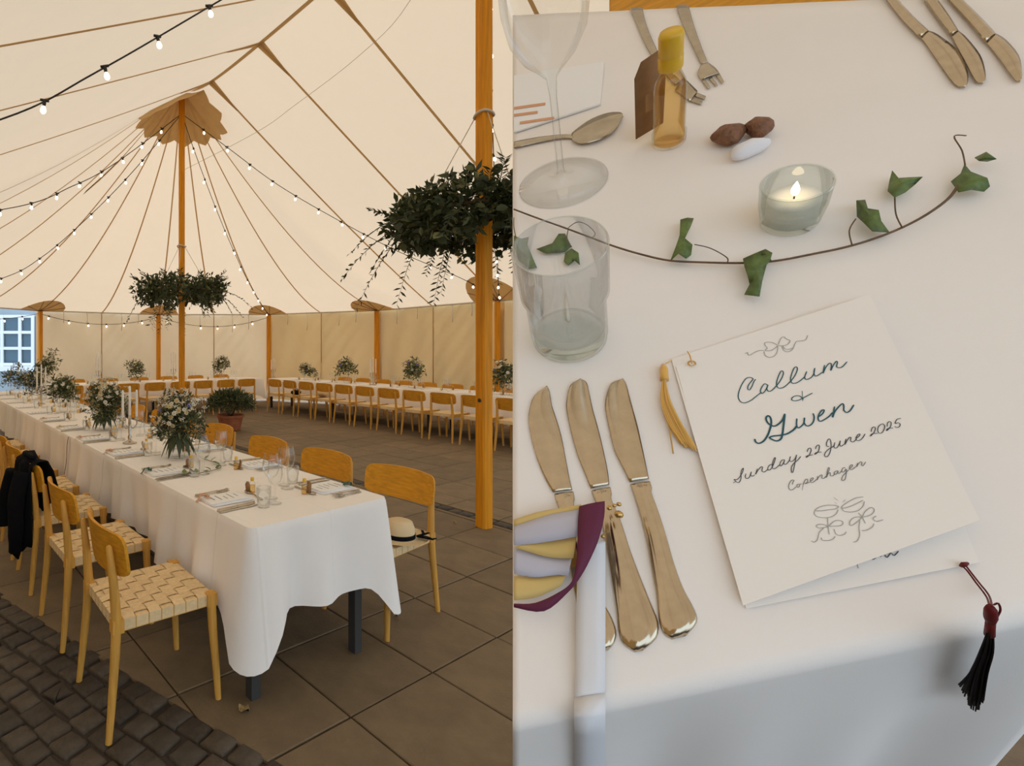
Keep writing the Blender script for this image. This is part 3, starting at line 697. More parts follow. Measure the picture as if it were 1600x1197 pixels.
# ------------------------------------------------------------------ bouquets
daisy = MB()
for k in range(7):
    a = k*2*math.pi/7; c_, s_ = math.cos(a), math.sin(a); daisy.add([(c_*.003,s_*.003,.002),(c_*.011-s_*.005,s_*.011+c_*.005,.003),(c_*.017,s_*.017,.001),(c_*.011+s_*.005,s_*.011-c_*.005,.003)], [(0,3,2,1)])
daisy.lathe([(0,.005),(.004,.004),(.005,.001)], 6, mi=1)
dm = daisy.mesh('blossom', ['petal', 'cream']); dmc = MB(); dmc.v, dmc.f, dmc.m = daisy.v, daisy.f, daisy.m; dm2 = dmc.mesh('blossom', ['cream', 'orange']); dm3 = dmc.mesh('blossom', ['purple', 'purple'])
def sphere_pts(n, r, cz, sq=1.0, lo=-.6):
    d = rs.normal(size=(n,3)); d /= np.linalg.norm(d, axis=1)[:,None]; d[:,2] = np.where(d[:,2] < lo, -d[:,2], d[:,2])
    rad = r*(.35+.65*rs.rand(n)**.6); p = d*rad[:,None]; p[:,2] = p[:,2]*sq+cz; return p, d
def bouquet(loc, s, detail, label, seed):
    e = empty('bouquet', loc, R.random()*6); tag(e, label, 'bouquet', 'table bouquets')
    MB().lathe([(0,0),(.042*s,0),(.045*s,.005),(.048*s,.06*s),(.04*s,.11*s),(.045*s,.13*s)], 14).build('vase', 'glass', e)
    n = 2000 if detail else 700
    p, d = sphere_pts(n, .12*s, .205*s, 1.15); lb_ = rs.randint(0, 9, n); off_ = rs.normal(size=(9,3))*np.array([.06,.06,.055])*s+np.array([0,0,.02])*s; p = p+off_[lb_]
    v, f = leaf_cloud(p, d, .034*s if detail else .048*s, .34, .65)
    mi = np.tile(np.where(rs.rand(n) < .40, 0, np.where(rs.rand(n) < .62, 1, 2)), 2)
    tag(link('foliage', np_mesh('foliage', v, f, ['darkleaf', 'midleaf', 'paleleaf'], mi), e), kind='stuff')
    if detail:                                          # large leaves at the collar of the vase
        for k in range(9):
            a = k*.7+seed; l = .075*s*R.uniform(.8,1.2); rows = []
            for i in range(6):
                ff = i/5; w = l*.42*math.sin(math.pi*min(1, ff*1.0+.04))**.8*(1-.35*ff)+.001; r = .03+l*1.1*ff; z = .17*s-.02*ff-.13*s*ff*ff
                rows.append([(math.cos(a)*r-math.sin(a)*w*j, math.sin(a)*r+math.cos(a)*w*j, z-abs(j)*.012) for j in (-1,0,1)])
            MB().grid(rows).build('large_leaf', 'darkleaf', e)
    nb = 70 if detail else 34; p, d = sphere_pts(nb, .17*s, .28*s, 1.15, -.3)
    p = np.array([0,0,.28*s])+(p-np.array([0,0,.28*s]))/np.maximum(.01, np.linalg.norm(p-np.array([0,0,.28*s]), axis=1))[:,None]*(.12+.07*rs.rand(nb))[:,None]*s
    jm = MB()
    for i in range(nb):
        me = dm if R.random() < .38 else (dm2 if R.random() < .88 else dm3); q = Vector(d[i]).to_track_quat('Z', 'Y')
        if detail:
            o = link('blossom', me, e, loc=p[i]); o.rotation_mode = 'QUATERNION'; o.rotation_quaternion = q; o.scale = [s*R.uniform(.7,1.35)]*3
        else:
            sc_ = s*R.uniform(1,1.7); k = 0 if me is dm else (1 if me is dm2 else 2)
            jm.add([Vector(p[i])+q @ (Vector(x)*sc_) for x in daisy.v], daisy.f, k)
    if jm.v: tag(jm.build('blossoms', ['petal', 'cream', 'purple'], e), kind='stuff')
    nu = 26 if detail else 10                            # white umbels on thin stalks
    um = MB(); st = MB()
    for i in range(nu):
        a = R.random()*6.28; el = R.uniform(-.2,1.45); L = R.uniform(.14,.235)*s; c = Vector((math.cos(a)*math.cos(el)*L, math.sin(a)*math.cos(el)*L, .28*s+math.sin(el)*L*.85))
        st.tube([(0,0,.2*s), (c*.6+Vector((0,0,.08*s))), c], .0012, 4)
        for j in range(16 if detail else 8):
            b = c+Vector((R.gauss(0,.014), R.gauss(0,.014), R.gauss(0,.006)))*s; um.lathe([(0,.004*s),(.0045*s,.002*s),(.003*s,-.002*s),(0,-.003*s)], 5, b)
    tag(um.build('umbel_flowers', 'petal', e), kind='stuff'); st.build('stalks', 'midleaf', e)
    return e
bspots = [(1.60,3.30,1.02,True,'large bouquet with purple flowers nearest the wine glasses on the long table'), (1.58,4.83,1.05,True,'second bouquet on the long table, left of the three tall candles'), (1.62,6.45,1.02,False,'third bouquet along the long table'), (1.66,8.25,1.0,False,'fourth bouquet along the long table'), (1.62,9.5,1.0,False,'fifth bouquet along the long table, by the window'), (1.85,7.2,.72,False,'low bouquet between the third and fourth on the long table')]
for i, (n, t, s, dt, lb) in enumerate(bspots): bouquet(P(n, t, ZT), s, dt, lb, i)
for u, v, s, lb in ((478,586,.85,'bouquet at the far end of the right-hand table'), (541,590,1.05,'second bouquet on the right-hand table, left of three candles'), (643,597,1.1,'third bouquet on the right-hand table, right of the candles'), (786,612,1.1,'bouquet on the right-hand table seen beyond the nearest pole')):
    Y = F*(H-.745)/(v-HZ); m_ = (u-CX)/F; t = (8.2*.8266-m_*8.2*.56279)/(.56279+m_*.8266); bouquet(P(8.2, t, ZT), s*1.15, False, lb, 3)
for u, s, lb in ((75,1.2,'bouquet at the left end of the end table'), (213,1.0,'small bouquet on the end table left of the rear pole'), (347,1.1,'round bouquet on the end table right of the rear pole')):
    m_ = (u-CX)/F; n = (11.4*.56279+m_*11.4*.8266)/(.8266-m_*.56279); bouquet(P(n, 11.4, ZT), s*1.15, False, lb, 4)
# ------------------------------------------------------------------ candles
def candelabra(loc, rz, label, s=1.0, hgt=.20, tall=.25):
    e = empty('candelabra', loc, rz); tag(e, label, 'candelabra', 'silver candelabras')
    MB().lathe([(0,0),(.055*s,0),(.056*s,.006),(.03*s,.016),(.012*s,.03),(.016*s,.05),(.009*s,.07),(.013*s,hgt*.55),(.008*s,hgt*.62),(.012*s,hgt*.8),(.009*s,hgt)], 14).build('candelabra_stem', 'silver', e)
    for x in (-.055, 0, .055):
        z0 = hgt if x == 0 else hgt-.012
        if x: MB().tube(smoothpath([(0,0,hgt*.7), (x*.5,0,hgt*.60), (x,0,hgt*.75), (x,0,z0)], 5), .005*s, 6).build('candle_arm', 'silver', e)
        MB().lathe([(.004,z0-.01),(.02,z0-.004),(.022,z0),(.012,z0+.004),(.013,z0+.02),(.011,z0+.022)], 12, (x,0,0)).build('candle_cup', 'silver', e)
        o = empty('taper_candle', P(0,0)); bpy.data.objects.remove(o)
    return e
def taper(loc, h, label):
    e = empty('taper_candle', loc); tag(e, label, 'candle', 'white taper candles')
    MB().lathe([(.0105,0),(.0108,.002),(.0098,h*.9),(.0075,h*.985),(0,h)], 10).build('candle_wax', 'wax', e)
    MB().tube([(0,0,h-.002),(.001,0,h+.012)], .0008, 4).build('wick', 'black', e)
def candle_set(n, t, rz, lb, hgt=.20, h=.255):
    candelabra(P(n, t, ZT), rz, 'silver three-armed candelabra %s' % lb, hgt=hgt)
    for x, w in ((-.055,'left'),(0,'middle'),(.055,'right')):
        z0 = (hgt if x == 0 else hgt-.012)+.004; d = Vector((math.cos(rz)*x, math.sin(rz)*x, 0)); taper(P(n, t, ZT+z0)+d, h+(.02 if x == 0 else 0), '%s tall white candle in the candelabra %s' % (w, lb))
candle_set(1.52, 4.02, .45, 'between the two nearest bouquets', .20, .235)
candle_set(1.60, 7.55, .25, 'far along the long table', .22, .30)
m_ = (583-CX)/F; candle_set(8.2, (8.2*.8266-m_*8.2*.56279)/(.56279+m_*.8266), 0, 'on the right-hand wall table', .24, .32)
m_ = (427-CX)/F; candle_set(8.2, (8.2*.8266-m_*8.2*.56279)/(.56279+m_*.8266), .2, 'at the far end of the right-hand table', .20, .28)
for u, lb in ((154,'on the end table near the open bay'), (271,'on the end table by the rear pole')):
    m_ = (u-CX)/F; candle_set((11.4*.56279+m_*11.4*.8266)/(.8266-m_*.56279), 11.4, 0, lb, .26, .40)
# ------------------------------------------------------------------ leafy hoops on the two tall poles
ecl = MB(); ecl.grid([[(-.0,0,0)]*3, [(-.016,.012,.004),(0,.012,0),(.016,.012,.004)], [(-.021,.03,.006),(0,.03,0),(.021,.03,.006)], [(-.013,.047,.004),(0,.048,-.002),(.013,.047,.004)], [(0,.055,-.004)]*3])
eclm = [ecl.mesh('leaf', 'darkleaf'), ecl.mesh('leaf', 'midleaf'), ecl.mesh('leaf', 'paleleaf')]
def hoop(K, zc, rad, tub, nleaf, nbig, label, sprays, seed, ztop):
    e = empty('leafy_hoop', (K.x, K.y, zc)); tag(e, label, 'foliage hoop')
    MB().tube([(rad*math.cos(a), rad*math.sin(a), 0) for a in np.linspace(0, 2*math.pi, 33)], .014, 6).build('hoop', 'stem', e)
    for a in (.5, 2.6, 4.7): MB().tube([(rad*math.cos(a), rad*math.sin(a), 0), (.06*math.cos(a), .06*math.sin(a), ztop-zc)], .004, 4).build('hanging_cord', 'rope', e)
    th = rs.rand(nleaf)*2*np.pi; ps = rs.rand(nleaf)*2*np.pi; rr = tub*np.sqrt(rs.rand(nleaf))*(1+.25*np.sin(th*5+seed)+.2*np.sin(th*9+seed*2))
    c = np.stack([np.cos(th)*(rad+rr*np.cos(ps)), np.sin(th)*(rad+rr*np.cos(ps)), rr*np.sin(ps)*.95], 1); d = np.stack([np.cos(th)*np.cos(ps), np.sin(th)*np.cos(ps), np.sin(ps)*.8], 1)
    v, f = leaf_cloud(c, d, .075, .42, .55); mi = np.tile(np.where(rs.rand(nleaf) < .7, 0, np.where(rs.rand(nleaf) < .8, 1, 2)), 2)
    tag(link('foliage', np_mesh('foliage', v, f, ['darkleaf', 'midleaf', 'paleleaf'], mi), e), kind='stuff')
    for i in range(nbig):
        a, b = R.random()*6.28, R.random()*6.28; r = tub*R.uniform(.85,1.15)
        o = link('leaf', eclm[0 if R.random() < .55 else (1 if R.random() < .6 else 2)], e, loc=(math.cos(a)*(rad+r*math.cos(b)), math.sin(a)*(rad+r*math.cos(b)), r*math.sin(b)))
        o.rotation_euler = (R.uniform(-1.5,1.5), R.uniform(-1.5,1.5), R.random()*6.28); o.scale = [R.uniform(1.0,1.9)]*3
    for i in range(sprays):
        a = R.random()*6.28; b = R.uniform(-1.0,.9); L = R.uniform(.22,.5)*(1.15 if b < 0 else .8)
        s0 = Vector((math.cos(a)*rad, math.sin(a)*rad, 0)); out = Vector((math.cos(a)*math.cos(b), math.sin(a)*math.cos(b), math.sin(b))); out = out*(1 if R.random() < .8 else -1) if b < 0 else out
        pts = [s0+out*tub*.5+out*L*x+Vector((0,0,-.30*L*x*x*(1.6 if b < .2 else .3))) for x in (0,.25,.5,.75,1)]
        br = MB(); br.tube(pts, [.004,.0035,.003,.002,.001], 4)
        pp, dd = [], []
        for k in range(22):
            x = .15+.85*k/21; j = min(3, int(x*4)); q = pts[j].lerp(pts[j+1], x*4-j); dr = (pts[j+1]-pts[j]).normalized(); sd = dr.cross(Vector((.2,.1,1))).normalized()*(1 if k % 2 else -1)
            pp.append(q); dd.append((dr*.7+sd*.8+Vector((0,0,R.uniform(-.2,.3)))).normalized())
        v, f = leaf_cloud(np.array(pp), np.array(dd), np.full(22, .062), .27, .12); br.add(v, [tuple(x) for x in f])
        br.build('leafy_spray', 'darkleaf', e, smooth=False)
    return e
hoop(K2, 2.60, .57, .20, 6500, 260, 'large leafy green hoop hung around the nearest tall pole', 46, 1, 3.48)
hoop(K1, 2.50, .57, .215, 4200, 60, 'leafy green hoop hung around the rear pole', 44, 4, 3.28)
# ------------------------------------------------------------------ strings of bulbs
sockm = MB().lathe([(0,.014),(.013,.012),(.014,-.012),(.0115,-.030),(.0105,-.034)], 8).tube([(-.03,0,.008),(.03,0,.008)], .010, 6).mesh('bulb_socket', 'black')
bulbm = MB().lathe([(.009,-.032),(.016,-.045),(.021,-.062),(.018,-.078),(.008,-.087),(0,-.089)], 10).mesh('bulb', 'bulb')
def string_lights(pts, gap, label, sag=0, first=.25):
    e = empty('string_lights', pts[0]); tag(e, label, 'string lights', 'strings of warm bulbs'); o0 = Vector(pts[0]); path = [Vector(p) for p in pts]
    if len(path) == 2:
        a, b = path; path = [a.lerp(b, i/24)+Vector((0,0,-sag*4*(i/24)*(1-i/24))) for i in range(25)]
    else: path = smoothpath(path, 8)
    MB().tube([p-o0 for p in path], .0065, 5).build('light_cable', 'cable', e)
    acc = -first
    for p, q in zip(path[:-1], path[1:]):
        L = (q-p).length
        while acc+L >= 0 and L > 0:
            f = -acc/L if acc < 0 else 0
            if f > 1: break
            c = p.lerp(q, f); s = link('bulb_socket', sockm, e, loc=c-o0, rz=math.atan2((q-p).y, (q-p).x)+R.uniform(-.3,.3)); s.rotation_euler[0] = R.uniform(-.3,.3); s.rotation_euler[1] = R.uniform(-.3,.3)
            link('bulb', bulbm, s); acc -= gap
        acc += L
    return e
k1t = Vector((K1.x, K1.y, 5.6)); k2t = Vector((K2.x, K2.y, 5.75)); off = lambda p: Vector((p.x, p.y, 2.42))
string_lights([k2t, px(345,0,4.2), px(150,113,3.85), px(0,187,3.65), Vector((-3.0,3.1,2.45))], .52, 'string of bulbs nearest overhead, crossing the upper left', first=.16)
string_lights([k1t, px(183,253,8.5), px(115,290,7.95), px(0,328,7.05), P(-1.9,7.2,2.45)], .47, 'upper string of bulbs running left from the rear pole', first=.5)
string_lights([k1t, px(204,272,9.4), px(135,342,9.7), px(65,402,10.0), px(0,436,10.2), off(eave('A',130))], .46, 'lower string of bulbs running left from the rear pole', first=.6)
string_lights([k1t, px(356,231,9.3), px(433,288,9.5), px(521,340,9.8), px(620,392,10.1), px(731,440,10.4), off(eave('R',6.06))], .50, 'string of bulbs running right from the rear pole', first=.45)
string_lights([k1t, px(306,242,9.5), px(336,322,10.3), px(363,387,11.2), px(390,444,12.6), off(eave('A',40))], .62, 'string of bulbs dropping from the rear pole to the corner side pole', first=.6)
string_lights([k2t, off(eave('R',6.06))], .50, 'string of bulbs dropping beside the nearest tall pole', .35, .3)
string_lights([off(eave('A',130)), off(eave('A',100))], .5, 'low string of bulbs across the open bay', .22)
string_lights([off(eave('A',100)), off(eave('A',70))], .5, 'low string of bulbs on the end wall left of the rear pole', .25)
string_lights([off(eave('A',70)), off(eave('A',40))], .5, 'low string of bulbs on the end wall right of the rear pole', .28)
wire = smoothpath([Vector((K1.x, K1.y, 4.6)), px(400,207,8.0), px(460,165,7.4), px(560,88,6.4), px(640,2,5.6), Vector((K2.x, K2.y, 5.7))], 6)
tag(MB().tube(wire, .0035, 4).build('tent_wire', 'rope'), 'thin pale wire stretched under the canopy between the poles', 'wire')
# ------------------------------------------------------------------ other things left of the fold
def jacket():
    c = P(.925, 3.62); e = empty('jacket', (c.x, c.y, 0), RL); tag(e, 'black jacket draped over a chair back on the left', 'jacket')
    path = [(-.165,.50),(-.17,.62),(-.19,.74),(-.215,.803),(-.255,.812),(-.292,.78),(-.305,.66),(-.315,.50),(-.32,.36),(-.315,.24)]
    rows = []
    for j, (y, z) in enumerate(path):
        row = []
        for i in range(17):
            x = -.20+.42*i/16; w = .014*math.sin(i*1.3+j*.6)+.008*math.sin(i*2.9-j)
            zz = z+(.05*math.sin(i*.55)+.03*math.sin(i*1.7) if j in (0, len(path)-1) else 0)-.012*((i-8)/8)**2*(3 < j)
            row.append((x*(1-.10*max(0, j-5)/4)+.02*math.sin(j), y+(w if j not in (3,4) else w*.2)+.045*(((i-8)/8)**2), zz))
        rows.append(row)
    MB().solid_grid(rows, (0,.6,.3), .012).build('jacket_body', 'jacket', e)
    MB().tube(smoothpath([(.16,-.30,.74),(.19,-.34,.60),(.20,-.345,.42),(.16,-.34,.27)], 4), [.05]*6+[.045]*4+[.04]*3, 10).build('jacket_sleeve', 'jacket', e)
    MB().tube(smoothpath([(-.12,-.31,.70),(-.16,-.345,.52),(-.15,-.35,.34)], 4), [.045]*9, 10).build('jacket_sleeve', 'jacket', e)
    MB().tube(smoothpath([(-.10,-.23,.815),(.02,-.262,.83),(.14,-.23,.815)], 4), [.014]*9, 8).build('jacket_collar', 'jacket', e)
jacket()
def hat():
    c = P(2.28, 1.94, .457); e = empty('straw_hat', c, .25); tag(e, 'pale straw hat with black ribbon on the near right chair seat', 'hat'); e.rotation_euler[0] = 0
    MB().lathe([(.155,.012),(.15,.010),(.10,.006),(.085,.008),(.085,.012),(.082,.06),(.07,.092),(.04,.103),(0,.105)], 28).build('hat_crown', 'straw', e)
    MB().lathe([(.0865,.010),(.087,.032),(.0855,.034)], 28).build('hat_band', 'jacket', e)
    for pts in ([(.07,-.06,.025),(.12,-.075,.04),(.15,-.05,.03),(.115,-.045,.02),(.08,-.055,.022)], [(.07,-.06,.025),(.10,-.11,.035),(.13,-.12,.022),(.10,-.085,.02),(.07,-.06,.022)], [(.075,-.06,.022),(.13,-.03,.018),(.16,.03,.016)], [(.075,-.06,.022),(.12,-.10,.018),(.165,-.10,.016)]):
        MB().tube(smoothpath(pts, 5), .008, 6, flat=.35).build('black_ribbon', 'jacket', e)
hat()
def potted():
    p = px(360, 672, 817.36*1.5/(672-545)); c = (p.x, p.y, 0); e = empty('potted_plant', c); tag(e, 'bushy green plant in a terracotta pot on the paving', 'potted plant')
    MB().lathe([(0,.0),(.17,.0),(.185,.01),(.235,.24),(.255,.245),(.258,.285),(.235,.287),(.225,.25),(0,.245)], 24).build('pot', 'terracotta', e, sharp=40)
    MB().lathe([(.228,.247),(0,.262)], 20).build('soil', 'soil', e)
    n = 2600; pz, d = sphere_pts(n, .44, .46, .62, -.25); v, f = leaf_cloud(pz, d, .085, .2, .45); tag(link('foliage', np_mesh('foliage', v, f, ['darkleaf', 'midleaf'], np.tile(rs.rand(n) < .4, 2)), e), kind='stuff')
    for k in range(12): a = k*.55; MB().tube([(0.02*math.cos(a),.02*math.sin(a),.25),(.12*math.cos(a),.12*math.sin(a),.42),(.28*math.cos(a),.28*math.sin(a),.60)], .006, 5).build('stem', 'stem', e)
potted()
def blob(name, m, c, d, label, cat, rz=0):
    m_ = MB(); rows = []
    for j in range(9):
        ph = -math.pi/2+math.pi*j/8; rows.append([(d[0]*math.cos(ph)*math.cos(a)*(1+.12*math.sin(3*a+j)), d[1]*math.cos(ph)*math.sin(a)*(1+.1*math.cos(2*a-j)), d[2]*(1+math.sin(ph)*(1+.15*math.sin(2*a)))) for a in np.linspace(0, 2*math.pi, 17)[:-1]])
    e = empty(name, c, rz); tag(e, label, cat); m_.grid(rows, closed=True).build('bag_body', m, e)
    MB().tube(smoothpath([(-d[0]*.6,0,d[2]*1.5),(-d[0]*.2,.02,d[2]*2.5),(d[0]*.3,.02,d[2]*2.4),(d[0]*.65,0,d[2]*1.4)], 5), .008, 6).build('bag_strap', m, e)
blob('handbag', 'jacket', P(7.46, tR[1]-.02, .457), (.15,.10,.05), 'black bag lying on a far chair seat', 'bag', RL)
blob('canvas_bag', 'straw', P(7.58, tR[2]-.22, .457), (.12,.13,.085), 'beige cloth bag on a chair at the right-hand table', 'bag', RL)
def ivy_left():
    e = empty('ivy_sprig', P(1.72, 3.0, ZT)); tag(e, 'small ivy sprig curling on the cloth below the nearest bouquet', 'ivy')
    pts = [px(318,703,3.55), px(338,722,3.42), px(345,735,3.3), px(330,744,3.2), px(302,747,3.12), px(288,743,3.12)]; b = e.location.copy(); q = []
    for p in pts: q.append(Vector((p.x-b.x, p.y-b.y, .008)))
    s = smoothpath(q, 5); MB().tube(s, .002, 5).build('ivy_stem', 'stem', e)
    lf = MB(); lf.grid([[(0,0,0)]*3, [(-.016,.004,.004),(0,.008,0),(.016,.004,.004)], [(-.012,.02,.005),(0,.02,.002),(.012,.02,.005)], [(0,.038,0)]*3]); lm = lf.mesh('ivy_leaf', 'ivy')
    for i in range(1, len(s), 2):
        o = link('ivy_leaf', lm, e, loc=s[i]+Vector((0,0,.004)), rz=R.random()*6); o.rotation_euler[0] = R.uniform(0,.7); o.scale = [R.uniform(.8,1.3)]*3
ivy_left()
for k, (u0, v0, m_, lb, L) in enumerate(((113,682,'plum','narrow plum ribbon hanging down the side of the long cloth',.36), (162,712,'white_r','narrow pale ribbon hanging down the side of the long cloth',.30))):
    Y = F*(H-.748)/(v0-HZ); p = px(u0, v0, Y); rows = []
    t_ = P(0, 1)
    nn = P(-1, 0)
    p = p+nn*(1.215-.012-(p.x*.8266+p.y*.56279))*-1
    for i in range(9):
        f = i/8; c = Vector((p.x, p.y, .749))+nn*(.010+.045*f+.004*math.sin(i))+Vector((0,0,-L*f))-t_*(.03*f)
        rows.append([c-t_*.008, c+t_*.008])
    b = rows[0][0].copy(); tag(MB().solid_grid([[x-b for x in r] for r in rows], nn, .0008).build('hanging_ribbon', m_, loc=b), lb, 'ribbon')
# ------------------------------------------------------------------ the close-up table: a second, tilted table right in front
VPx, VPy = 980.0, 1300.0                               # where the table's plumb line points
dn = Vector(((VPx-CX)/F, 1.0, -(VPy-HZ)/F)).normalized(); UP = -dn; DD = .56; EYE = Vector((0,0,H))
def ray(u, v): return Vector(((u-CX)/F, 1.0, -(v-HZ)/F))
def on_plane(u, v, h=0.0): r = ray(u, v); return EYE+r*((DD-h)/r.dot(dn))
FE0, FE1 = on_plane(801, 1108), on_plane(1600, 935)
ex = (FE1-FE0).normalized(); ey = UP.cross(ex).normalized(); O = on_plane(1200, 598)
SET = Matrix((( ex.x, ey.x, UP.x, O.x), (ex.y, ey.y, UP.y, O.y), (ex.z, ey.z, UP.z, O.z), (0,0,0,1))); SETI = SET.inverted()
def T(u, v, h=0.0): return SETI @ on_plane(u, v, h)      # table coordinates (x right, y away, z up)
def proj(p): q = SET @ Vector(p)-EYE; return CX+F*q.x/q.y, HZ-F*q.z/q.y
def tempty(name, loc, label, cat, group=None, a=0):
    e = empty(name); e.matrix_world = SET @ Matrix.Translation(Vector(loc)) @ Matrix.Rotation(a, 4, 'Z'); return tag(e, label, cat, group)
def part(mbx, name, m, e, loc=None, smooth=True, sharp=None):   # geometry in table coordinates, rebased on its thing
    o = Vector(loc) if loc is not None else Vector((0,0,0))
    mbx.v = [tuple(Vector(v)-o) for v in mbx.v]; return mbx.build(name, m, e, smooth=smooth, sharp=sharp)
# cloth: top, rounded front edge, flared drop
fl, fr, br, bl = T(801,1108), T(1720,908), T(1720,-16), T(801,23.5)
fl.z = fr.z = br.z = bl.z = 0
fwd = -Vector((0,1,0)); fa = math.radians(10); ddir = Vector((0,-math.sin(fa),-math.cos(fa))); er = .014
NX, NY = 60, 30; rows = []
def crease(p):                                          # soft waves of a pressed cloth
    return .0012*math.sin(p.x*21+p.y*9)+.0008*math.sin(p.y*33-p.x*7)
for j in range(NY+1):
    f = j/NY; a, b = bl.lerp(fl, f), br.lerp(fr, f)
    rows.append([a.lerp(b, i/NX) for i in range(NX+1)])
for r in rows:
    for i, p in enumerate(r): p.z = -.0006+crease(p)*.35*min(1, 1.0)
front = [p.copy() for p in rows[-1]]; nrm_d = Vector((0,-math.cos(fa),math.sin(fa)))
for k in range(1, 7):
    th = (math.pi/2-fa)*k/6
    rows.append([p+Vector((0,-math.sin(th)*er,-(1-math.cos(th))*er))+ddir*(.0002*k) for p in front])
last = rows[-1]
for k in range(1, 15):
    l = 1.1*(k/14)**1.6; row = []
    for i, p in enumerate(last):
        w = .016*math.sin(i*.21+.6)+.008*math.sin(i*.43+2+k*.05); row.append(p+ddir*l+nrm_d*(.4*w*min(1, l*5)))
    rows.append(row)
for r in rows[NY+1:]:                                   # the side hem of the drop follows the same cut as the top
    x = r[0].x
    for _ in range(30):
        uu = proj((x, r[0].y, r[0].z))[0]; x += (801-uu)*.0004
    dx = x-r[0].x
    for i, p in enumerate(r): p.x += dx*(1-i/NX)
dm_ = MB(); dm_.solid_grid([[tuple(p) for p in r] for r in rows[::-1]], (0,0,-1), .0012)
for a, b in ((bl, fl), (br, fr)):                        # side hems hanging straight down
    dm_.solid_grid([[a.lerp(b, i/20)+Vector((0,0,-.002-.25*k/4)) for i in range(21)] for k in range(5)], (.001 if a is bl else -.001,0,0), 1)
dm_.solid_grid([[bl.lerp(br, i/20)+Vector((0,0,-.002-.25*k/4)) for i in range(21)] for k in range(5)], (0,-.001,0), 1)
ct = tempty('close_tablecloth', (0,0,0), 'white cloth filling the close-up, its front edge falling into shade', 'tablecloth'); bpy.data.objects.remove(ct)
cl2 = dm_.build('tablecloth', 'cloth2'); cl2.matrix_world = SET; tag(cl2, 'white cloth filling the close-up view, front edge falling into shade', 'tablecloth')
c4 = [fl.lerp(br, .02), fr.lerp(bl, .02), br.lerp(fl, .02), bl.lerp(fr, .02)]
sl = MB().poly([(p.x, p.y) for p in c4], -.045, -.012).build('table_top', 'oak', smooth=False); te = tempty('close_table', (0,0,0), 'tabletop hidden under the close-up cloth', 'table'); te.name = 'dining_table'; sl.parent = te
# helpers for traced flat things
def outline_strip(name, e, m, pairs, hts, base, th=.0012, cols=5, dome=.0, sharp=None, mi=0):
    rows = []
    for (l, r), h in zip(pairs, hts):
        a, b = T(l[0], l[1], h), T(r[0], r[1], h); rows.append([a.lerp(b, i/(cols-1))+Vector((0,0,dome*math.sin(math.pi*i/(cols-1)))) for i in range(cols)])
    return part(MB().solid_grid(rows, (0,0,-1), th), name, m, e, base, sharp=sharp)
def resample(pairs, k=3):
    a = smoothpath([(*p[0], 0) for p in pairs], k); b = smoothpath([(*p[1], 0) for p in pairs], k); return [((x.x, x.y), (y.x, y.y)) for x, y in zip(a, b)]
# --- knives
KN = [([((853,604),(855,603)),((835,618),(859,612)),((827,640),(862,632)),((826,660),(868,650)),((831,688),(877,680)),((841,722),(884,716)),((853,750),(890,748)),((864,769),(894,765))],
       [((866,771),(896,767)),((868,782),(898,778)),((872,792),(897,788)),((880,830),(905,824)),((889,880),(917,872)),((898,930),(931,920)),((908,975),(953,958)),((915,1000),(963,985)),((926,1014),(960,1003)),((940,1018),(950,1015))], 'left silver knife, its handle under the ribbon bow'),
      ([((906,592),(908,592)),((891,602),(917,598)),((885,628),(921,614)),((886,645),(926,638)),((893,678),(935,670)),((903,713),(944,708)),((914,740),(950,738)),((923,763),(952,757))],
       [((924,766),(954,760)),((927,776),(956,770)),((931,786),(956,780)),((941,820),(970,812)),((949,866),(985,858)),((955,905),(1000,898)),((962,950),(1016,938)),((966,985),(1029,972)),((973,1005),(1026,996)),((992,1018),(1004,1016))], 'middle silver knife with the shiniest blade'),
      ([((972,592),(974,592)),((955,599),(979,601)),((947,620),(985,624)),((946,640),(990,642)),((952,670),(997,668)),((960,703),(1004,700)),((973,730),(1010,728)),((984,753),(1014,748))],
       [((985,756),(1016,751)),((988,766),(1019,761)),((991,775),(1019,770)),((1000,805),(1030,800)),((1010,845),(1042,838)),((1018,890),(1054,880)),((1025,928),(1068,918)),((1029,965),(1086,952)),((1036,988),(1089,972)),((1050,998),(1072,993))], 'right silver knife beside the menu')]
for bladep, handp, lb in KN:
    c = T(*handp[0][0]); e = tempty('table_knife', c, lb, 'knife', 'three silver knives')
    pr = resample(bladep, 3); outline_strip('blade', e, 'silver2', pr, [.0022]*len(pr), c, .0014, 7, .0012)
    pr = resample(handp, 3); n = len(pr); rows = []
    for k, (l, r) in enumerate(pr):
        a, b = T(*l, .003), T(*r, .003); fz = min(1, k/3, (n-1-k)/2+.25); prof = [0,.62,.60,.92,1,.92,.60,.62,0]; xs = [0,.06,.18,.26,.5,.74,.82,.94,1]
        rows.append([a.lerp(b, x)+Vector((0,0,-.002+.0052*z*max(.35, fz))) for x, z in zip(xs, prof)])
    part(MB().solid_grid(rows, (0,0,-1), .002), 'handle', 'silver2', e, c)
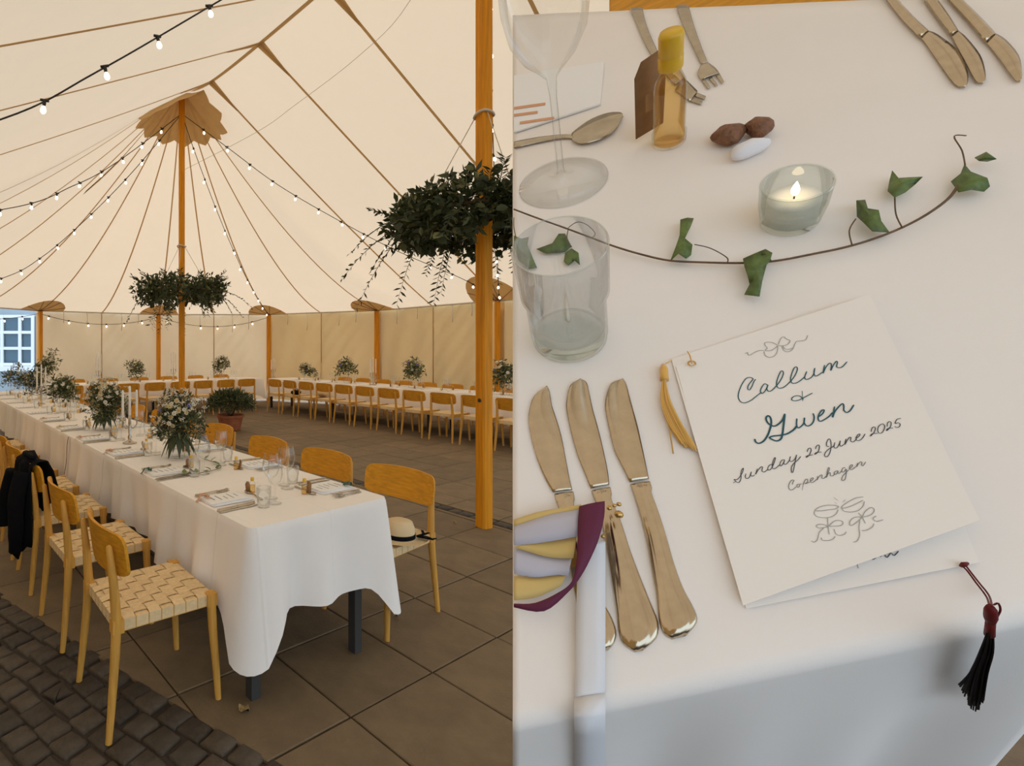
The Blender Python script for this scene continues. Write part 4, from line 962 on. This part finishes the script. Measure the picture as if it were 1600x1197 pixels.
# --- menu card with lettering
HC = [(1049,561,.0035),(1359,460,.005),(1161,946,.005),(1531,813,.017)]
A_ = np.array([[1,u,v] for u, v, h in HC]); co = np.linalg.lstsq(A_, np.array([h for *_, h in HC]), rcond=None)[0]
def hcov(u, v): return co[0]+co[1]*u+co[2]*v
cc = T(1290, 700); card = tempty('menu_card', cc, 'white folded wedding menu card printed with teal handwriting', 'menu')
def quad_rows(tl, tr, bl_, br_, h, n=14):
    rows = []
    for j in range(n+1):
        f = j/n; a = (tl[0]+(bl_[0]-tl[0])*f, tl[1]+(bl_[1]-tl[1])*f); b = (tr[0]+(br_[0]-tr[0])*f, tr[1]+(br_[1]-tr[1])*f)
        rows.append([T(a[0]+(b[0]-a[0])*i/n, a[1]+(b[1]-a[1])*i/n, h(a[0]+(b[0]-a[0])*i/n, a[1]+(b[1]-a[1])*i/n) if callable(h) else h) for i in range(n+1)])
    return rows
part(MB().solid_grid(quad_rows((1049,561),(1359,460),(1161,946),(1531,813), hcov), (0,0,-1), .0005), 'menu_cover', 'paper', card, cc, sharp=30)
inner = part(MB().solid_grid(quad_rows((1056,572),(1368,482),(1166,951),(1530,879), .0022), (0,0,-1), .0006), 'menu_inner_page', 'paper', card, cc, sharp=30)
def ink(strokes, ox, oy, sc, w, m, name, hf=hcov, lift=.0005, parent=card, base=cc):
    m_ = MB()
    for st in strokes:
        pts = smoothpath([((x/sc)+ox, (y/sc)+oy, 0) for x, y in st], 5) if len(st) > 2 else [Vector((x/sc+ox, y/sc+oy, 0)) for x, y in st]
        q = [T(p.x, p.y, (hf(p.x, p.y) if callable(hf) else hf)+lift) for p in pts]; rows = []; n = len(q)
        hw = (T(1300,700)-T(1301,700)).length*w/2
        for i in range(n):
            d = q[min(i+1,n-1)]-q[max(i-1,0)]; d.z = 0; d = d.normalized() if d.length > 1e-9 else Vector((1,0,0)); s = Vector((-d.y, d.x, 0))*hw*(.55 if i in (0, n-1) else 1)
            rows.append([q[i]-s, q[i]+s])
        m_.grid(rows)
    return part(m_, name, m, parent, base, smooth=False)
ink([[(325,658),(303,690),(280,745),(250,790),(226,775),(240,725),(285,668),(290,650),(250,636),(200,655),(150,730),(115,820),(110,890),(140,940),(195,952),(270,920),(340,865),(400,820)],
 [(480,735),(440,715),(410,745),(385,800),(400,835),(435,815),(460,775),(480,730),(465,780),(490,810),(530,795),(580,745),(630,680),(668,600),(665,560),(640,560),(610,620),(588,690),(590,745),(620,770),(680,755),(755,690),(810,620),(845,540),(835,505),(805,520),(775,590),(760,660),(780,705),(830,705),(890,670),(945,620)],
 [(962,560),(940,620),(940,650),(970,660),(1020,635),(1050,590),(1062,520),(1052,585),(1070,618),(1110,605),(1160,570)],
 [(1185,480),(1165,585),(1200,510),(1245,460),(1270,475),(1262,550),(1290,490),(1330,435),(1345,450),(1335,500),(1365,515),(1410,500),(1465,440)]], 1140, 510, 7.98, 2.0, 'ink', 'lettering')
ink([[(905,805),(912,930)], [(1035,830),(940,880),(860,920),(790,925),(775,900),(810,870),(865,865),(905,890),(920,910)]], 1140, 510, 7.98, 1.8, 'ink', 'ampersand')
ink([[(155,605),(165,640),(205,660),(260,635),(310,570),(345,480),(360,400),(350,340),(320,315),(295,345),(310,395),(350,430),(400,445),(450,420),(500,370),(530,290)],
 [(530,290),(515,420),(500,540),(480,605),(430,630),(380,615),(340,590),(380,570),(470,560),(560,540),(640,490),(680,440)]], 1160, 610, 7.98, 3.4, 'ink', 'lettering')
ink([[(680,350),(675,420),(690,465),(725,455),(765,410),(775,340),(770,400),(800,440),(845,435),(885,390),(895,330),(880,285)],
 [(950,330),(1000,290),(1020,245),(990,250),(955,300),(945,355),(970,385),(1020,365),(1080,325),(1125,275)], [(1150,200),(1125,335),(1150,270),(1205,200),(1250,165),(1265,195),(1265,245),(1300,275),(1345,250),(1390,180)]], 1160, 610, 7.98, 2.5, 'ink', 'lettering')
ink([[(155,945),(200,920)], [(318,710),(290,740),(275,800),(280,850),(270,900),(245,935),(210,930),(180,900),(175,888),(210,893),(250,860),(300,780),(318,715)],
 [(355,800),(345,850),(370,875),(410,850),(440,770),(430,820),(455,838),(490,820)], [(535,720),(505,810),(540,750),(590,695),(615,700),(605,750),(635,775),(670,755),(700,730)],
 [(765,650),(720,670),(695,715),(710,745),(750,720),(790,640),(815,555),(795,560),(770,640),(765,700),(790,725),(830,705),(880,660)], [(955,580),(915,590),(885,640),(895,680),(930,650),(960,585),(945,630),(965,655),(1000,635),(1040,580)],
 [(1050,530),(1035,585),(1055,610),(1095,595),(1130,550),(1145,505),(1125,600),(1105,700),(1085,775),(1065,770),(1065,700),(1100,640),(1160,590),(1210,530)]], 1130, 660, 9.975, 1.35, 'inkdark', 'lettering')
ink([[(1310,460),(1325,415),(1360,400),(1370,440),(1340,510),(1295,548),(1310,520),(1345,515),(1400,505)], [(1440,415),(1455,370),(1490,352),(1500,390),(1475,465),(1425,500),(1445,475),(1480,465),(1535,462)]], 1130, 660, 9.975, 1.4, 'inkdark', 'lettering')
ink([[(355,575),(320,570),(315,520),(340,465),(365,460),(382,500),(385,580),(370,660),(340,720),(305,738),(283,710),(300,665),(350,615),(410,580),(440,545)], [(445,510),(430,570),(445,600),(480,590),(510,540),(530,485),(520,550),(545,570),(590,540)],
 [(620,455),(598,545),(630,490),(670,435),(695,435),(690,480),(715,505),(750,490),(780,460)], [(780,450),(825,410),(835,380),(805,390),(775,440),(790,480),(840,475),(885,430),(915,378)]], 1260, 640, 9.975, 1.35, 'inkdark', 'lettering')
ink([[(1010,345),(1020,295),(1055,268),(1075,295),(1055,355),(1000,415),(1015,385),(1055,370),(1110,372)], [(1180,222),(1130,255),(1112,310),(1125,360),(1165,368),(1205,325),(1222,260),(1200,225),(1175,224)],
 [(1260,265),(1265,210),(1300,185),(1322,210),(1305,275),(1250,330),(1265,300),(1305,288),(1355,288)], [(1475,135),(1410,155),(1385,215),(1430,205),(1460,225),(1450,265),(1410,278),(1375,260)]], 1260, 640, 9.975, 1.35, 'inkdark', 'lettering')
ink([[(180,570),(190,530),(205,505),(175,500),(140,540),(122,600),(140,648),(185,650),(240,605)], [(285,560),(255,575),(255,610),(285,605),(300,565),(330,560)], [(352,550),(335,660)], [(345,580),(380,500),(415,485),(415,530),(375,555),(410,550),(450,530)],
 [(455,525),(500,490),(505,465),(475,475),(460,515),(480,540),(520,525),(560,490)], [(580,440),(565,500),(590,455),(630,420),(645,425),(640,465),(670,475),(705,440)], [(700,460),(735,390),(760,320),(745,305),(730,350),(710,460),(740,400),(770,385),(775,430),(810,435),(845,400)],
 [(890,355),(850,365),(830,400),(850,415),(880,390),(895,355),(890,395),(920,390),(950,355)], [(1010,320),(985,305),(955,335),(955,375),(985,370),(1020,330),(1020,400),(1005,480),(970,510),(950,490),(965,440),(1010,390),(1060,340)],
 [(1065,330),(1110,290),(1120,260),(1090,270),(1070,310),(1090,340),(1130,325),(1170,290)], [(1200,230),(1180,295),(1210,250),(1245,215),(1265,225),(1260,265),(1285,275),(1325,215)]], 1220, 700, 9.975, 1.15, 'inkgrey', 'lettering')
ink([[(195,340),(225,325),(230,355),(260,355),(310,325),(370,300),(430,300)], [(600,235),(530,200),(450,200),(440,230),(470,270),(445,300),(510,300),(560,275),(600,240)], [(430,310),(445,360),(500,385),(560,365),(595,310),(600,245)],
 [(605,230),(640,150),(680,130),(700,150),(755,180),(720,225),(665,240),(605,238)], [(650,250),(680,300),(730,315),(785,285),(815,215),(840,185),(900,180),(950,165),(975,110)], [(660,240),(700,285),(760,280),(800,260)]], 1140, 510, 7.98, 1.5, 'inkpale', 'drawn_bow')
GS = [[(230,375),(300,325),(420,295),(540,295),(600,310),(560,350),(450,365),(330,380),(230,380)], [(230,385),(225,430),(280,475),(400,490),(500,470),(570,420),(595,360)], [(430,490),(438,620),(455,750)], [(335,800),(345,835),(430,845),(510,825),(550,780)],
 [(440,615),(340,590),(270,600),(260,630),(320,650),(440,620),(540,540),(640,535),(670,570),(640,610),(540,620),(440,620)], [(370,650),(300,720),(270,830),(220,870),(180,850)], [(530,660),(560,740),(630,765),(700,740),(720,705)],
 [(990,165),(880,180),(740,250),(650,320),(680,340),(790,310),(900,260),(985,215)], [(650,330),(680,380),(780,400),(900,380),(980,310),(1005,230)], [(910,410),(970,480),(1020,580)], [(960,690),(1030,685),(1120,640),(1155,580)],
 [(965,480),(860,480),(790,530),(775,590),(800,610),(870,570),(960,490),(1010,400),(1090,335),(1150,345),(1150,400),(1090,450),(980,480)], [(935,530),(920,640),(930,760),(890,850),(830,870)], [(1190,460),(1140,500),(1190,545),(1300,520)],
 [(525,170),(590,220)], [(710,205),(675,245)], [(540,255),(575,265)]]
ink(GS, 1250, 760, 9.975, 1.25, 'inkpale', 'drawn_glasses')
ink([[(1375,870),(1381,866),(1386,871),(1392,864),(1397,868),(1404,861)], [(1352,876),(1358,871),(1364,874),(1370,870)], [(1339,880),(1341,888)], [(1303,894),(1306,894)], [(1316,884),(1322,882),(1330,881)]], 0, 0, 1, 1.6, 'inkdark', 'inner_print', .0022, .0007)
ep = MB().lathe([(.0022,0),(.0032,.0006),(.0036,.0002)], 12); eo = part(ep, 'eyelet', 'gold', card); eo.location = T(1081,568,.0045)-cc
# --- tassels
def cords(e, base, m, name, paths, r, seg=5):
    for p in paths: part(MB().tube(smoothpath(p, 5), r, seg), name, m, e, base)
b0 = T(1038,585); gt = tempty('gold_tassel', b0, 'golden thread tassel lying at the left edge of the menu card', 'tassel')
cords(gt, b0, 'goldthread', 'tassel_cord', [[T(1081,568,.006), T(1078,556,.009), T(1074,549,.006)], [T(1050,563,.004), T(1044,566,.006), T(1038,570,.005), T(1036,578,.005)]], .0006)
part(MB().tube([T(1037,570,.004), T(1037,577,.005), T(1038,588,.005), T(1038,594,.005)], [.0022,.0036,.0034,.0038], 10), 'tassel_head', 'goldthread', gt, b0)
for k in range(34):
    f = k/33; d = R.uniform(-1,1); x1 = 1062+27*f+R.uniform(-2,2); y1 = 693+11*f+R.uniform(-6,4)
    if k == 3: x1, y1 = 1052, 709
    part(MB().tube(smoothpath([T(1036+3*f,592,.004+.002*d), T(1033+14*f,625,.004+.002*d), T(1043+20*f+d*2,660,.004+.002*d), T(x1, y1, .0025+.001*d)], 4), .00062, 4), 'tassel_strand', 'goldthread', gt, b0)
def D(u, v, h=0.004):                                   # a point just off the falling front of the cloth
    r = ray(u, v); p0 = SET @ (Vector((0, fl.y-er, -er*.3))+nrm_d*h); nw = (SET.to_3x3() @ nrm_d); p = EYE+r*((p0-EYE).dot(nw)/r.dot(nw)); return SETI @ p
b1 = T(1506,882); rt = tempty('dark_tassel', b1, 'black and dark red tassel hanging from the menu over the table edge', 'tassel')
cords(rt, b1, 'redthread', 'tassel_cord', [[T(1503,884,.004), T(1512,893,.006), T(1526,912,.007), T(1541,932,.009), D(1546,948,.012)], [T(1506,880,.005), T(1516,893,.007), T(1530,911,.008), T(1545,930,.010), D(1550,948,.012)], [D(1553,945,.012), D(1560,943,.013), D(1563,953,.013), D(1558,964,.012)]], .0005)
part(MB().tube([T(1501,885,.004), T(1506,882,.006), T(1512,880,.005)], [.0010,.0017,.0009], 8), 'knot', 'redthread', rt, b1)
part(MB().tube([D(1547,948,.011), D(1548,954,.011), D(1548,964,.011), D(1548,972,.011)], [.0016,.0026,.0028,.0020], 10), 'tassel_head', 'redthread', rt, b1)
part(MB().tube([D(1548,970,.011), D(1547,980,.011), D(1546,992,.011)], [.0020,.0021,.0023], 10), 'tassel_neck', 'redthread', rt, b1)
for k in range(46):
    f = (k+.5)/46; d = R.uniform(-1,1); x1 = 1503+36*f+R.uniform(-2,2); y1 = 1072+34*math.sin(f*2.6)+R.uniform(-8,6)
    if k in (0, 1): x1, y1 = 1498+k*2, 1070+k*3
    part(MB().tube(smoothpath([D(1542+10*f,990,.010+.003*d), D(1530+22*f,1020,.009+.003*d), D(1514+30*f+d,1052,.007+.003*d), D(x1, y1, .005+.002*d)], 4), .00055, 4), 'tassel_strand', 'blackthread', rt, b1)
# --- ribbon bow at the left
rb0 = T(925,820); rb = tempty('ribbon_bow', rb0, 'loose bow of plum, lilac and yellow ribbons over the knives', 'ribbon')
def strand(pairs, hts, m, nm, k=4):
    pr = resample(pairs, k); hh = np.interp(np.linspace(0, len(hts)-1, len(pr)), range(len(hts)), hts); outline_strip(nm, rb, m, pr, hh, rb0, .0005, 4, .0015)
strand([((905,850),(946,846)),((903,880),(946,876)),((901,930),(946,926)),((899,1000),(946,996)),((898,1060),(946,1055)),((897,1090),(946,1082))], [.016,.012,.009,.009,.008,.005], 'white_r', 'ribbon_tail')
def tailD():
    rows = [[T(897,1090,.005), T(921,1086,.006), T(946,1082,.005)]]+[[D(897,v,.004), D(920,v,.006), D(946,v-4,.004)] for v in (1120,1150,1180,1215,1260)]
    part(MB().solid_grid(rows, (0,0,-1), .0005), 'ribbon_tail', 'white_r', rb, rb0)
tailD()
strand([((803,812),(803,822)),((840,800),(842,812)),((880,793),(882,802)),((908,788),(910,797))], [.012,.018,.022,.024], 'yellow', 'ribbon_loop')
strand([((803,822),(803,852)),((825,815),(828,850)),((860,804),(864,845)),((905,796),(903,838))], [.012,.017,.022,.027], 'lilac', 'ribbon_loop')
strand([((842,846),(803,855)),((862,842),(846,868)),((884,840),(872,872)),((902,836),(896,872))], [.013,.016,.019,.022], 'yellow', 'ribbon_loop')
strand([((803,856),(803,896)),((840,866),(836,902)),((870,872),(868,898)),((894,870),(888,900))], [.009,.012,.014,.016], 'lilac', 'ribbon_loop')
strand([((803,900),(803,938)),((835,902),(834,934)),((862,900),(860,924)),((886,896),(878,914))], [.007,.009,.010,.011], 'yellow', 'ribbon_loop')
strand([((945,783),(905,791)),((944,808),(903,815)),((936,841),(902,845)),((924,870),(900,882)),((908,900),(893,909)),((888,925),(872,926)),((850,955),(836,942)),((803,949),(803,943))], [.030,.032,.033,.031,.027,.022,.016,.010], 'plum', 'ribbon_loop')
for (u, v, s) in ((952,794,.0022),(960,790,.0018),(967,788,.002),(967,804,.0036),(942,838,.0018)):
    c_ = T(u, v, .018); part(MB().lathe([(0,s),(s*.8,s*.6),(s,0),(s*.8,-s*.6),(0,-s)], 10, c_), 'gilt_bead', 'gold', rb, rb0)
# --- ivy
iv0 = T(1160,411); ivy = tempty('ivy_vine', iv0, 'long trailing ivy vine curving across the cloth above the card', 'ivy')
stem = [(803,327),(840,341),(885,357),(925,372),(960,385),(1000,397),(1045,407),(1100,410),(1160,411),(1210,408),(1270,397),(1330,384),(1390,364),(1440,340),(1480,312),(1497,290)]
hs_ = [.010,.012,.012,.011,.010,.009,.008,.007,.006,.006,.007,.008,.008,.008,.009,.010]
part(MB().tube(smoothpath([T(u, v, h) for (u, v), h in zip(stem, hs_)], 5), .0012, 6), 'vine_stem', 'stem', ivy, iv0)
for pts in ([(888,356),(902,347),(918,352),(930,365),(924,372)], [(1085,382),(1110,388),(1135,402),(1137,410)], [(1331,382),(1327,360),(1337,342)], [(1410,356),(1400,335),(1398,308)], [(1508,258),(1503,235),(1491,213),(1510,212)], [(1205,408),(1198,398),(1190,396)], [(893,386),(886,372),(888,358)], [(803,340),(803,355),(806,370)]):
    part(MB().tube(smoothpath([T(u, v, .010) for u, v in pts], 5), .0006, 5), 'tendril', 'stem', ivy, iv0)
LV = [[(1063,343),(1074,340),(1084,341),(1080,352),(1070,372),(1082,382),(1080,398),(1072,404),(1060,396),(1047,408),(1055,388),(1062,367)],
 [(1161,404),(1181,395),(1196,389),(1207,395),(1203,408),(1198,413),(1191,440),(1187,463),(1163,460),(1173,450),(1168,430),(1163,415)],
 [(1338,313),(1352,312),(1353,325),(1373,328),(1377,345),(1390,363),(1363,361),(1350,348),(1339,338)],
 [(1394,266),(1404,278),(1418,277),(1442,276),(1430,288),(1415,300),(1398,308),(1387,298),(1390,281)],
 [(1507,256),(1517,268),(1543,278),(1547,291),(1538,299),(1518,296),(1498,300),(1486,283),(1501,271)],
 [(1523,246),(1541,237),(1557,248),(1543,252),(1530,251)],
 [(838,389),(863,380),(873,365),(883,365),(893,385),(883,393),(853,396)], [(883,395),(893,388),(904,395),(906,414),(900,405),(888,415),(881,408)],
 [(803,368),(815,373),(826,370),(824,383),(839,418),(825,420),(810,405),(803,385)]]
for k, L_ in enumerate(LV):
    cu, cv = sum(p[0] for p in L_)/len(L_), sum(p[1] for p in L_)/len(L_); c = T(cu, cv, .016 if k not in (6,7,8) else .010)
    pts = [T(u, v, .011+.005*math.sin(i*1.9+k) if k not in (6,7,8) else .007+.003*math.sin(i)) for i, (u, v) in enumerate(L_)]; n = len(pts)
    mids = [p.lerp(c, .5) for p in pts]; vs = [c]+mids+pts; up = Vector((0,0,-.0006)); vs2 = vs+[v+up for v in vs]; N_ = len(vs); fs = []
    for i in range(n):
        j = (i+1) % n; fs += [(0, 1+i, 1+j), (1+i, 1+n+i, 1+n+j, 1+j)]
        fs += [(N_, N_+1+j, N_+1+i), (N_+1+j, N_+1+n+j, N_+1+n+i, N_+1+i), (1+n+i, N_+1+n+i, N_+1+n+j, 1+n+j)]
    m_ = MB(); m_.add(vs2, fs); part(m_, 'ivy_leaf', 'ivy', ivy, iv0)
# --- glasses and bottle: lathed about the table's upright, sized from the photograph
def fit_h(base, vtop):
    lo, hi = .0, .6
    for _ in range(40):
        m_ = (lo+hi)/2
        if proj(base+Vector((0,0,m_)))[1] > vtop: lo = m_
        else: hi = m_
    return lo
def fit_r(c, hw):
    r = .03
    for _ in range(12):
        us = [proj(c+Vector((r*math.cos(a), r*math.sin(a), 0)))[0] for a in np.linspace(0, 6.283, 48)]; r *= hw*2/(max(us)-min(us))
    return r
def upright(e, base, h, u_want, k=.6):                     # a slight lean so that the thing stands upright as in the photograph
    lo, hi = -.6, .6
    for _ in range(30):
        m_ = (lo+hi)/2
        if proj(base+Vector((m_*h, 0, h)))[0] < u_want: lo = m_
        else: hi = m_
    e.matrix_world = e.matrix_world @ Matrix.Rotation(math.atan(lo)*k, 4, 'Y')
gb_ = T(889,529); hh = fit_h(gb_, 383); rtop = fit_r(gb_+Vector((0,0,hh)), 77); rbot = fit_r(gb_, 58)
g = tempty('water_tumbler', gb_, 'clear stepped water tumbler beside the knives, ivy showing through it', 'tumbler')
ro, rm = rtop, rtop*.90
MB().lathe([(0,.001),(rbot*.93,.0),(rbot,.003),(rbot*1.03,hh*.10),(rm,hh*.46),(rm*1.03,hh*.50),(ro*.985,hh*.55),(ro,hh*.99),(ro*.985,hh),(ro*.955,hh*.99),(ro*.95,hh*.56),(rm*.93,hh*.48),(rbot*.96,hh*.16),(rbot*.85,hh*.12),(0,hh*.105)], 56).build('glass_wall', 'tumbler', g)
MB().lathe([(ro*.96,hh*.992),(ro*.972,hh*1.004),(ro*.99,hh*1.004),(ro*1.004,hh*.992)], 56).build('glass_rim', 'green_glass', g)
MB().lathe([(0,.002),(rbot*.9,.002),(rbot*.95,.006),(rbot*.95,hh*.09),(rbot*.8,hh*.115),(0,hh*.10)], 48).build('thick_base', 'green_glass', g)
wb = T(878,285); wh = fit_h(wb, 112); rw = fit_r(wb, 70)
g = tempty('wine_glass', wb, 'tall stemmed wine glass at the upper left of the close-up', 'wine glass')
hb = fit_h(wb, 20); rbw = fit_r(wb+Vector((0,0,hb)), 70)
MB().lathe([(0,.001),(rw*.96,.0),(rw,.001),(rw*.5,.005),(.007,.012),(.0045,.022),(.0042,wh*.8),(.006,wh*.95),(.014,wh*1.02),(rbw*.62,wh*1.12),(rbw*.9,wh*1.28),(rbw,wh*1.5),(rbw*.97,wh*1.75),(rbw*.86,wh*2.05)], 56).build('glass_bowl', 'glass_c', g)
cb_ = T(1233,347); ch = fit_h(cb_, 283); rc = fit_r(cb_+Vector((0,0,ch)), 60); rb2 = fit_r(cb_, 47)
g = tempty('candle_glass', cb_, 'greenish glass tealight holder above the card', 'candle holder')
MB().lathe([(0,.001),(rb2*.95,0),(rb2,.003),(rb2*1.15,ch*.5),(rc,ch*.97),(rc*.98,ch),(rc*.93,ch*.97),(rb2*1.05,ch*.5),(rb2*.9,ch*.12),(0,ch*.10)], 48).build('glass_wall', 'green_glass', g)
MB().lathe([(rc*.92,ch*.98),(rc*.95,ch*1.015),(rc*1.0,ch*1.015),(rc*1.02,ch*.98)], 48).build('glass_rim', 'green_glass', g)
g2 = tempty('tealight', cb_+Vector((0,0,ch*.11)), 'white tealight burning inside the greenish glass', 'candle')
MB().lathe([(0,0),(rb2*.88,0),(rb2*.9,ch*.50),(rb2*.86,ch*.53),(rb2*.5,ch*.50),(0,ch*.49)], 32).build('wax', 'wax', g2)
MB().tube([(0,0,ch*.48),(0,0,ch*.60)], .0007, 5).build('wick', 'black', g2)
upright(g, cb_, ch, 1238, .45); upright(g2, cb_, ch, 1238, .45)
fz = ch*.56; MB().lathe([(0,fz),(.0028,fz+.004),(.0034,fz+.008),(.0022,fz+.014),(0,fz+.020)], 12).build('flame', 'flame', g2)
bb = T(1045,222); bh = fit_h(bb, 45); rbb = fit_r(bb, 27)
g = tempty('oil_bottle', bb, 'small amber oil bottle with yellow cap in the close-up', 'bottle')
MB().lathe([(0,.001),(rbb*.95,0),(rbb,.002),(rbb*1.02,bh*.10),(rbb*.93,bh*.13),(rbb*.93,bh*.50),(rbb*.86,bh*.58),(rbb*.60,bh*.66),(rbb*.58,bh*.72)], 28).build('bottle_glass', 'glass_c', g)
MB().lathe([(0,.002),(rbb*.88,.003),(rbb*.90,bh*.10),(rbb*.86,bh*.14),(rbb*.86,bh*.50),(rbb*.8,bh*.57),(rbb*.52,bh*.65),(0,bh*.65)], 24).build('amber_liquid', 'amber', g)
MB().lathe([(rbb*.66,bh*.70),(rbb*.68,bh*.71),(rbb*.68,bh*.80),(rbb*.62,bh*.81),(rbb*.66,bh*.82),(rbb*.67,bh*.97),(rbb*.58,bh),(0,bh)], 24).build('bottle_cap', 'cap', g)
tgp = [T(1000,164,.020), T(1027,166,.030), T(1072,112,.05), T(1066,82,.060), T(1022,82,.056), T(1008,92,.05)]
upright(g, bb, bh, 1046, .7)
q0 = bb+Vector((0,rbb*1.4,0))
rows = [[q0+Vector((-rbb*1.5,-.002,.010)), q0+Vector((rbb*.6,.004,.010))], [q0+Vector((-rbb*1.25,.006,bh*.62)), q0+Vector((rbb*.95,.010,bh*.62))], [q0+Vector((-rbb*.8,.006,bh*.74)), q0+Vector((rbb*.6,.008,bh*.76))]]
part(MB().solid_grid(rows, (0,1,0), .0008), 'paper_tag', 'kraft', g, bb)
# --- seed pods, spoon, forks, far knives, far menu
sb = T(1150,225); sd = tempty('dried_seed_pod', sb, 'brown and white dried seed pod lying beside the tealight glass', 'seed pod')
def lump(c, d, m, nm, k):
    rows = []
    for j in range(9):
        ph = -math.pi/2+math.pi*j/8; rows.append([c+Vector((d[0]*math.cos(ph)*math.cos(a)*(1+.15*math.sin(3*a+k)), d[1]*math.cos(ph)*math.sin(a)*(1+.12*math.cos(4*a+k)), d[2]*(1+math.sin(ph)))) for a in np.linspace(0, 2*math.pi, 21)[:-1]])
    part(MB().grid(rows, closed=True), nm, m, sd, sb)
u1 = (T(1140,225)-T(1141,225)).length
lump(T(1137,222,0), (27*u1,26*u1,.011), 'seed', 'pod_half', 1); lump(T(1183,212,0), (20*u1,24*u1,.012), 'seed', 'pod_half', 2); lump(T(1168,243,0), (32*u1,18*u1,.010), 'fluff', 'pod_lining', 3)
def traced(name, label, cat, segs, m='silver', grp=None, h=.003, dome=.002):
    c = T(*segs[0][0][0]); e = tempty(name, c, label, cat, grp)
    for nm, pairs, hh_ in segs_named(segs): pr = resample(pairs, 3); outline_strip(nm, e, m, pr, [hh_]*len(pr), c, .0014, 5, dome)
    return e
def segs_named(s): return s
def thing_strips(name, label, cat, parts, m='silver', grp=None, dome=.002):
    c = T(*parts[0][1][0][0]); e = tempty(name, c, label, cat, grp)
    for nm, pairs, h0, dd in parts: pr = resample(pairs, 3); outline_strip(nm, e, m, pr, [h0]*len(pr), c, .0014, 5, dd)
    return e
thing_strips('dessert_spoon', 'silver spoon lying behind the wine glass base', 'spoon', [('handle', [((803,221),(803,231)),((840,214),(842,222)),((875,210),(876,216)),((895,210),(895,216))], .003, .001), ('bowl', [((893,208),(894,218)),((905,198),(910,224)),((925,185),(938,217)),((950,176),(960,203)),((968,175),(972,184)),((973,178),(974,180))], .006, -.003)])
thing_strips('dinner_fork', 'silver fork whose tines show right of the amber bottle', 'fork', [('handle', [((1057,8),(1076,8)),((1068,40),(1084,38)),((1084,75),(1096,72)),((1096,100),(1106,97))], .003, .001), ('fork_head', [((1096,100),(1106,97)),((1090,114),(1118,106)),((1096,124),(1124,114))], .003, .001), ('tine', [((1096,124),(1101,122)),((1106,138),(1110,136))], .003, 0), ('tine', [((1107,121),(1112,119)),((1118,134),(1121,132))], .003, 0), ('tine', [((1118,117),(1124,114)),((1128,130),(1131,127))], .003, 0)], 'silver', 'forks in the close-up')
thing_strips('dinner_fork', 'silver fork half hidden behind the amber bottle', 'fork', [('handle', [((985,12),(1004,12)),((996,40),(1010,38)),((1012,75),(1024,72)),((1034,108),(1042,104)),((1055,132),(1064,126))], .003, .001), ('fork_head', [((1055,140),(1068,120)),((1078,158),(1090,142))], .003, .001), ('tine', [((1078,157),(1081,152)),((1096,163),(1098,158))], .003, 0), ('tine', [((1084,149),(1088,144)),((1101,155),(1103,150))], .003, 0)], 'silver', 'forks in the close-up')
for pr_, lb in (([((1380,-8),(1392,-14)),((1410,30),(1424,22)),((1438,58),(1452,48)),((1446,66),(1466,54)),((1466,95),(1496,78)),((1492,130),(1512,112)),((1508,136),(1512,130))], 'leftmost of three far silver knives at the upper right'), ([((1440,-8),(1456,-14)),((1466,30),(1482,22)),((1486,55),(1498,48)),((1492,66),(1510,58)),((1508,95),(1532,86)),((1524,125),(1540,112)),((1536,130),(1540,124))], 'middle of three far silver knives at the upper right'), ([((1474,-8),(1490,-14)),((1510,30),(1526,20)),((1540,65),(1556,52)),((1552,78),(1572,62)),((1570,102),(1592,86)),((1586,124),(1597,112)),((1594,127),(1597,122))], 'rightmost of three far silver knives at the upper right')):
    thing_strips('table_knife', lb, 'knife', [('handle', pr_[:3], .004, .003), ('blade', pr_[3-1:], .003, .0015)], 'silver2', 'far knives in the close-up')
fm_ = T(870,160); far = tempty('menu_card', fm_, 'pale menu with orange print behind the wine glass', 'menu')
part(MB().solid_grid(quad_rows((803,118),(944,96),(803,206),(938,162), .004, 4), (0,0,-1), .003), 'menu_leaf', 'napkin', far, fm_, smooth=False)
for k, (a, b) in enumerate((((803,167),(852,160)), ((812,190),(866,182)), ((803,178),(840,173)))):
    part(MB().solid_grid([[T(*a,.0048), T(*b,.0048)], [T(a[0],a[1]+4,.0048), T(b[0],b[1]+4,.0048)]], (0,0,-1), .0003), 'print_line', 'peach', far, fm_, smooth=False)
# the oak chair on the other side of the close-up table
cm = T(1180,20,-.2); bn_ = tempty('wooden_seat', cm, 'brown wooden seat edge just visible beyond the far edge of the close-up cloth', 'bench')
sp_ = [T(952,30,-.2), T(1420,12,-.2), T(1420,-70,-.2), T(952,-52,-.2)]
part(MB().poly([(p.x, p.y) for p in sp_], -.235, -.2, .004), 'seat_board', 'oak', bn_, cm, smooth=False)
for p in sp_: q = p.lerp(cm, .12); part(MB().tube([(q.x, q.y, -.235), (q.x, q.y, -.65)], [.02,.014], 10), 'leg', 'oakleg', bn_, cm)
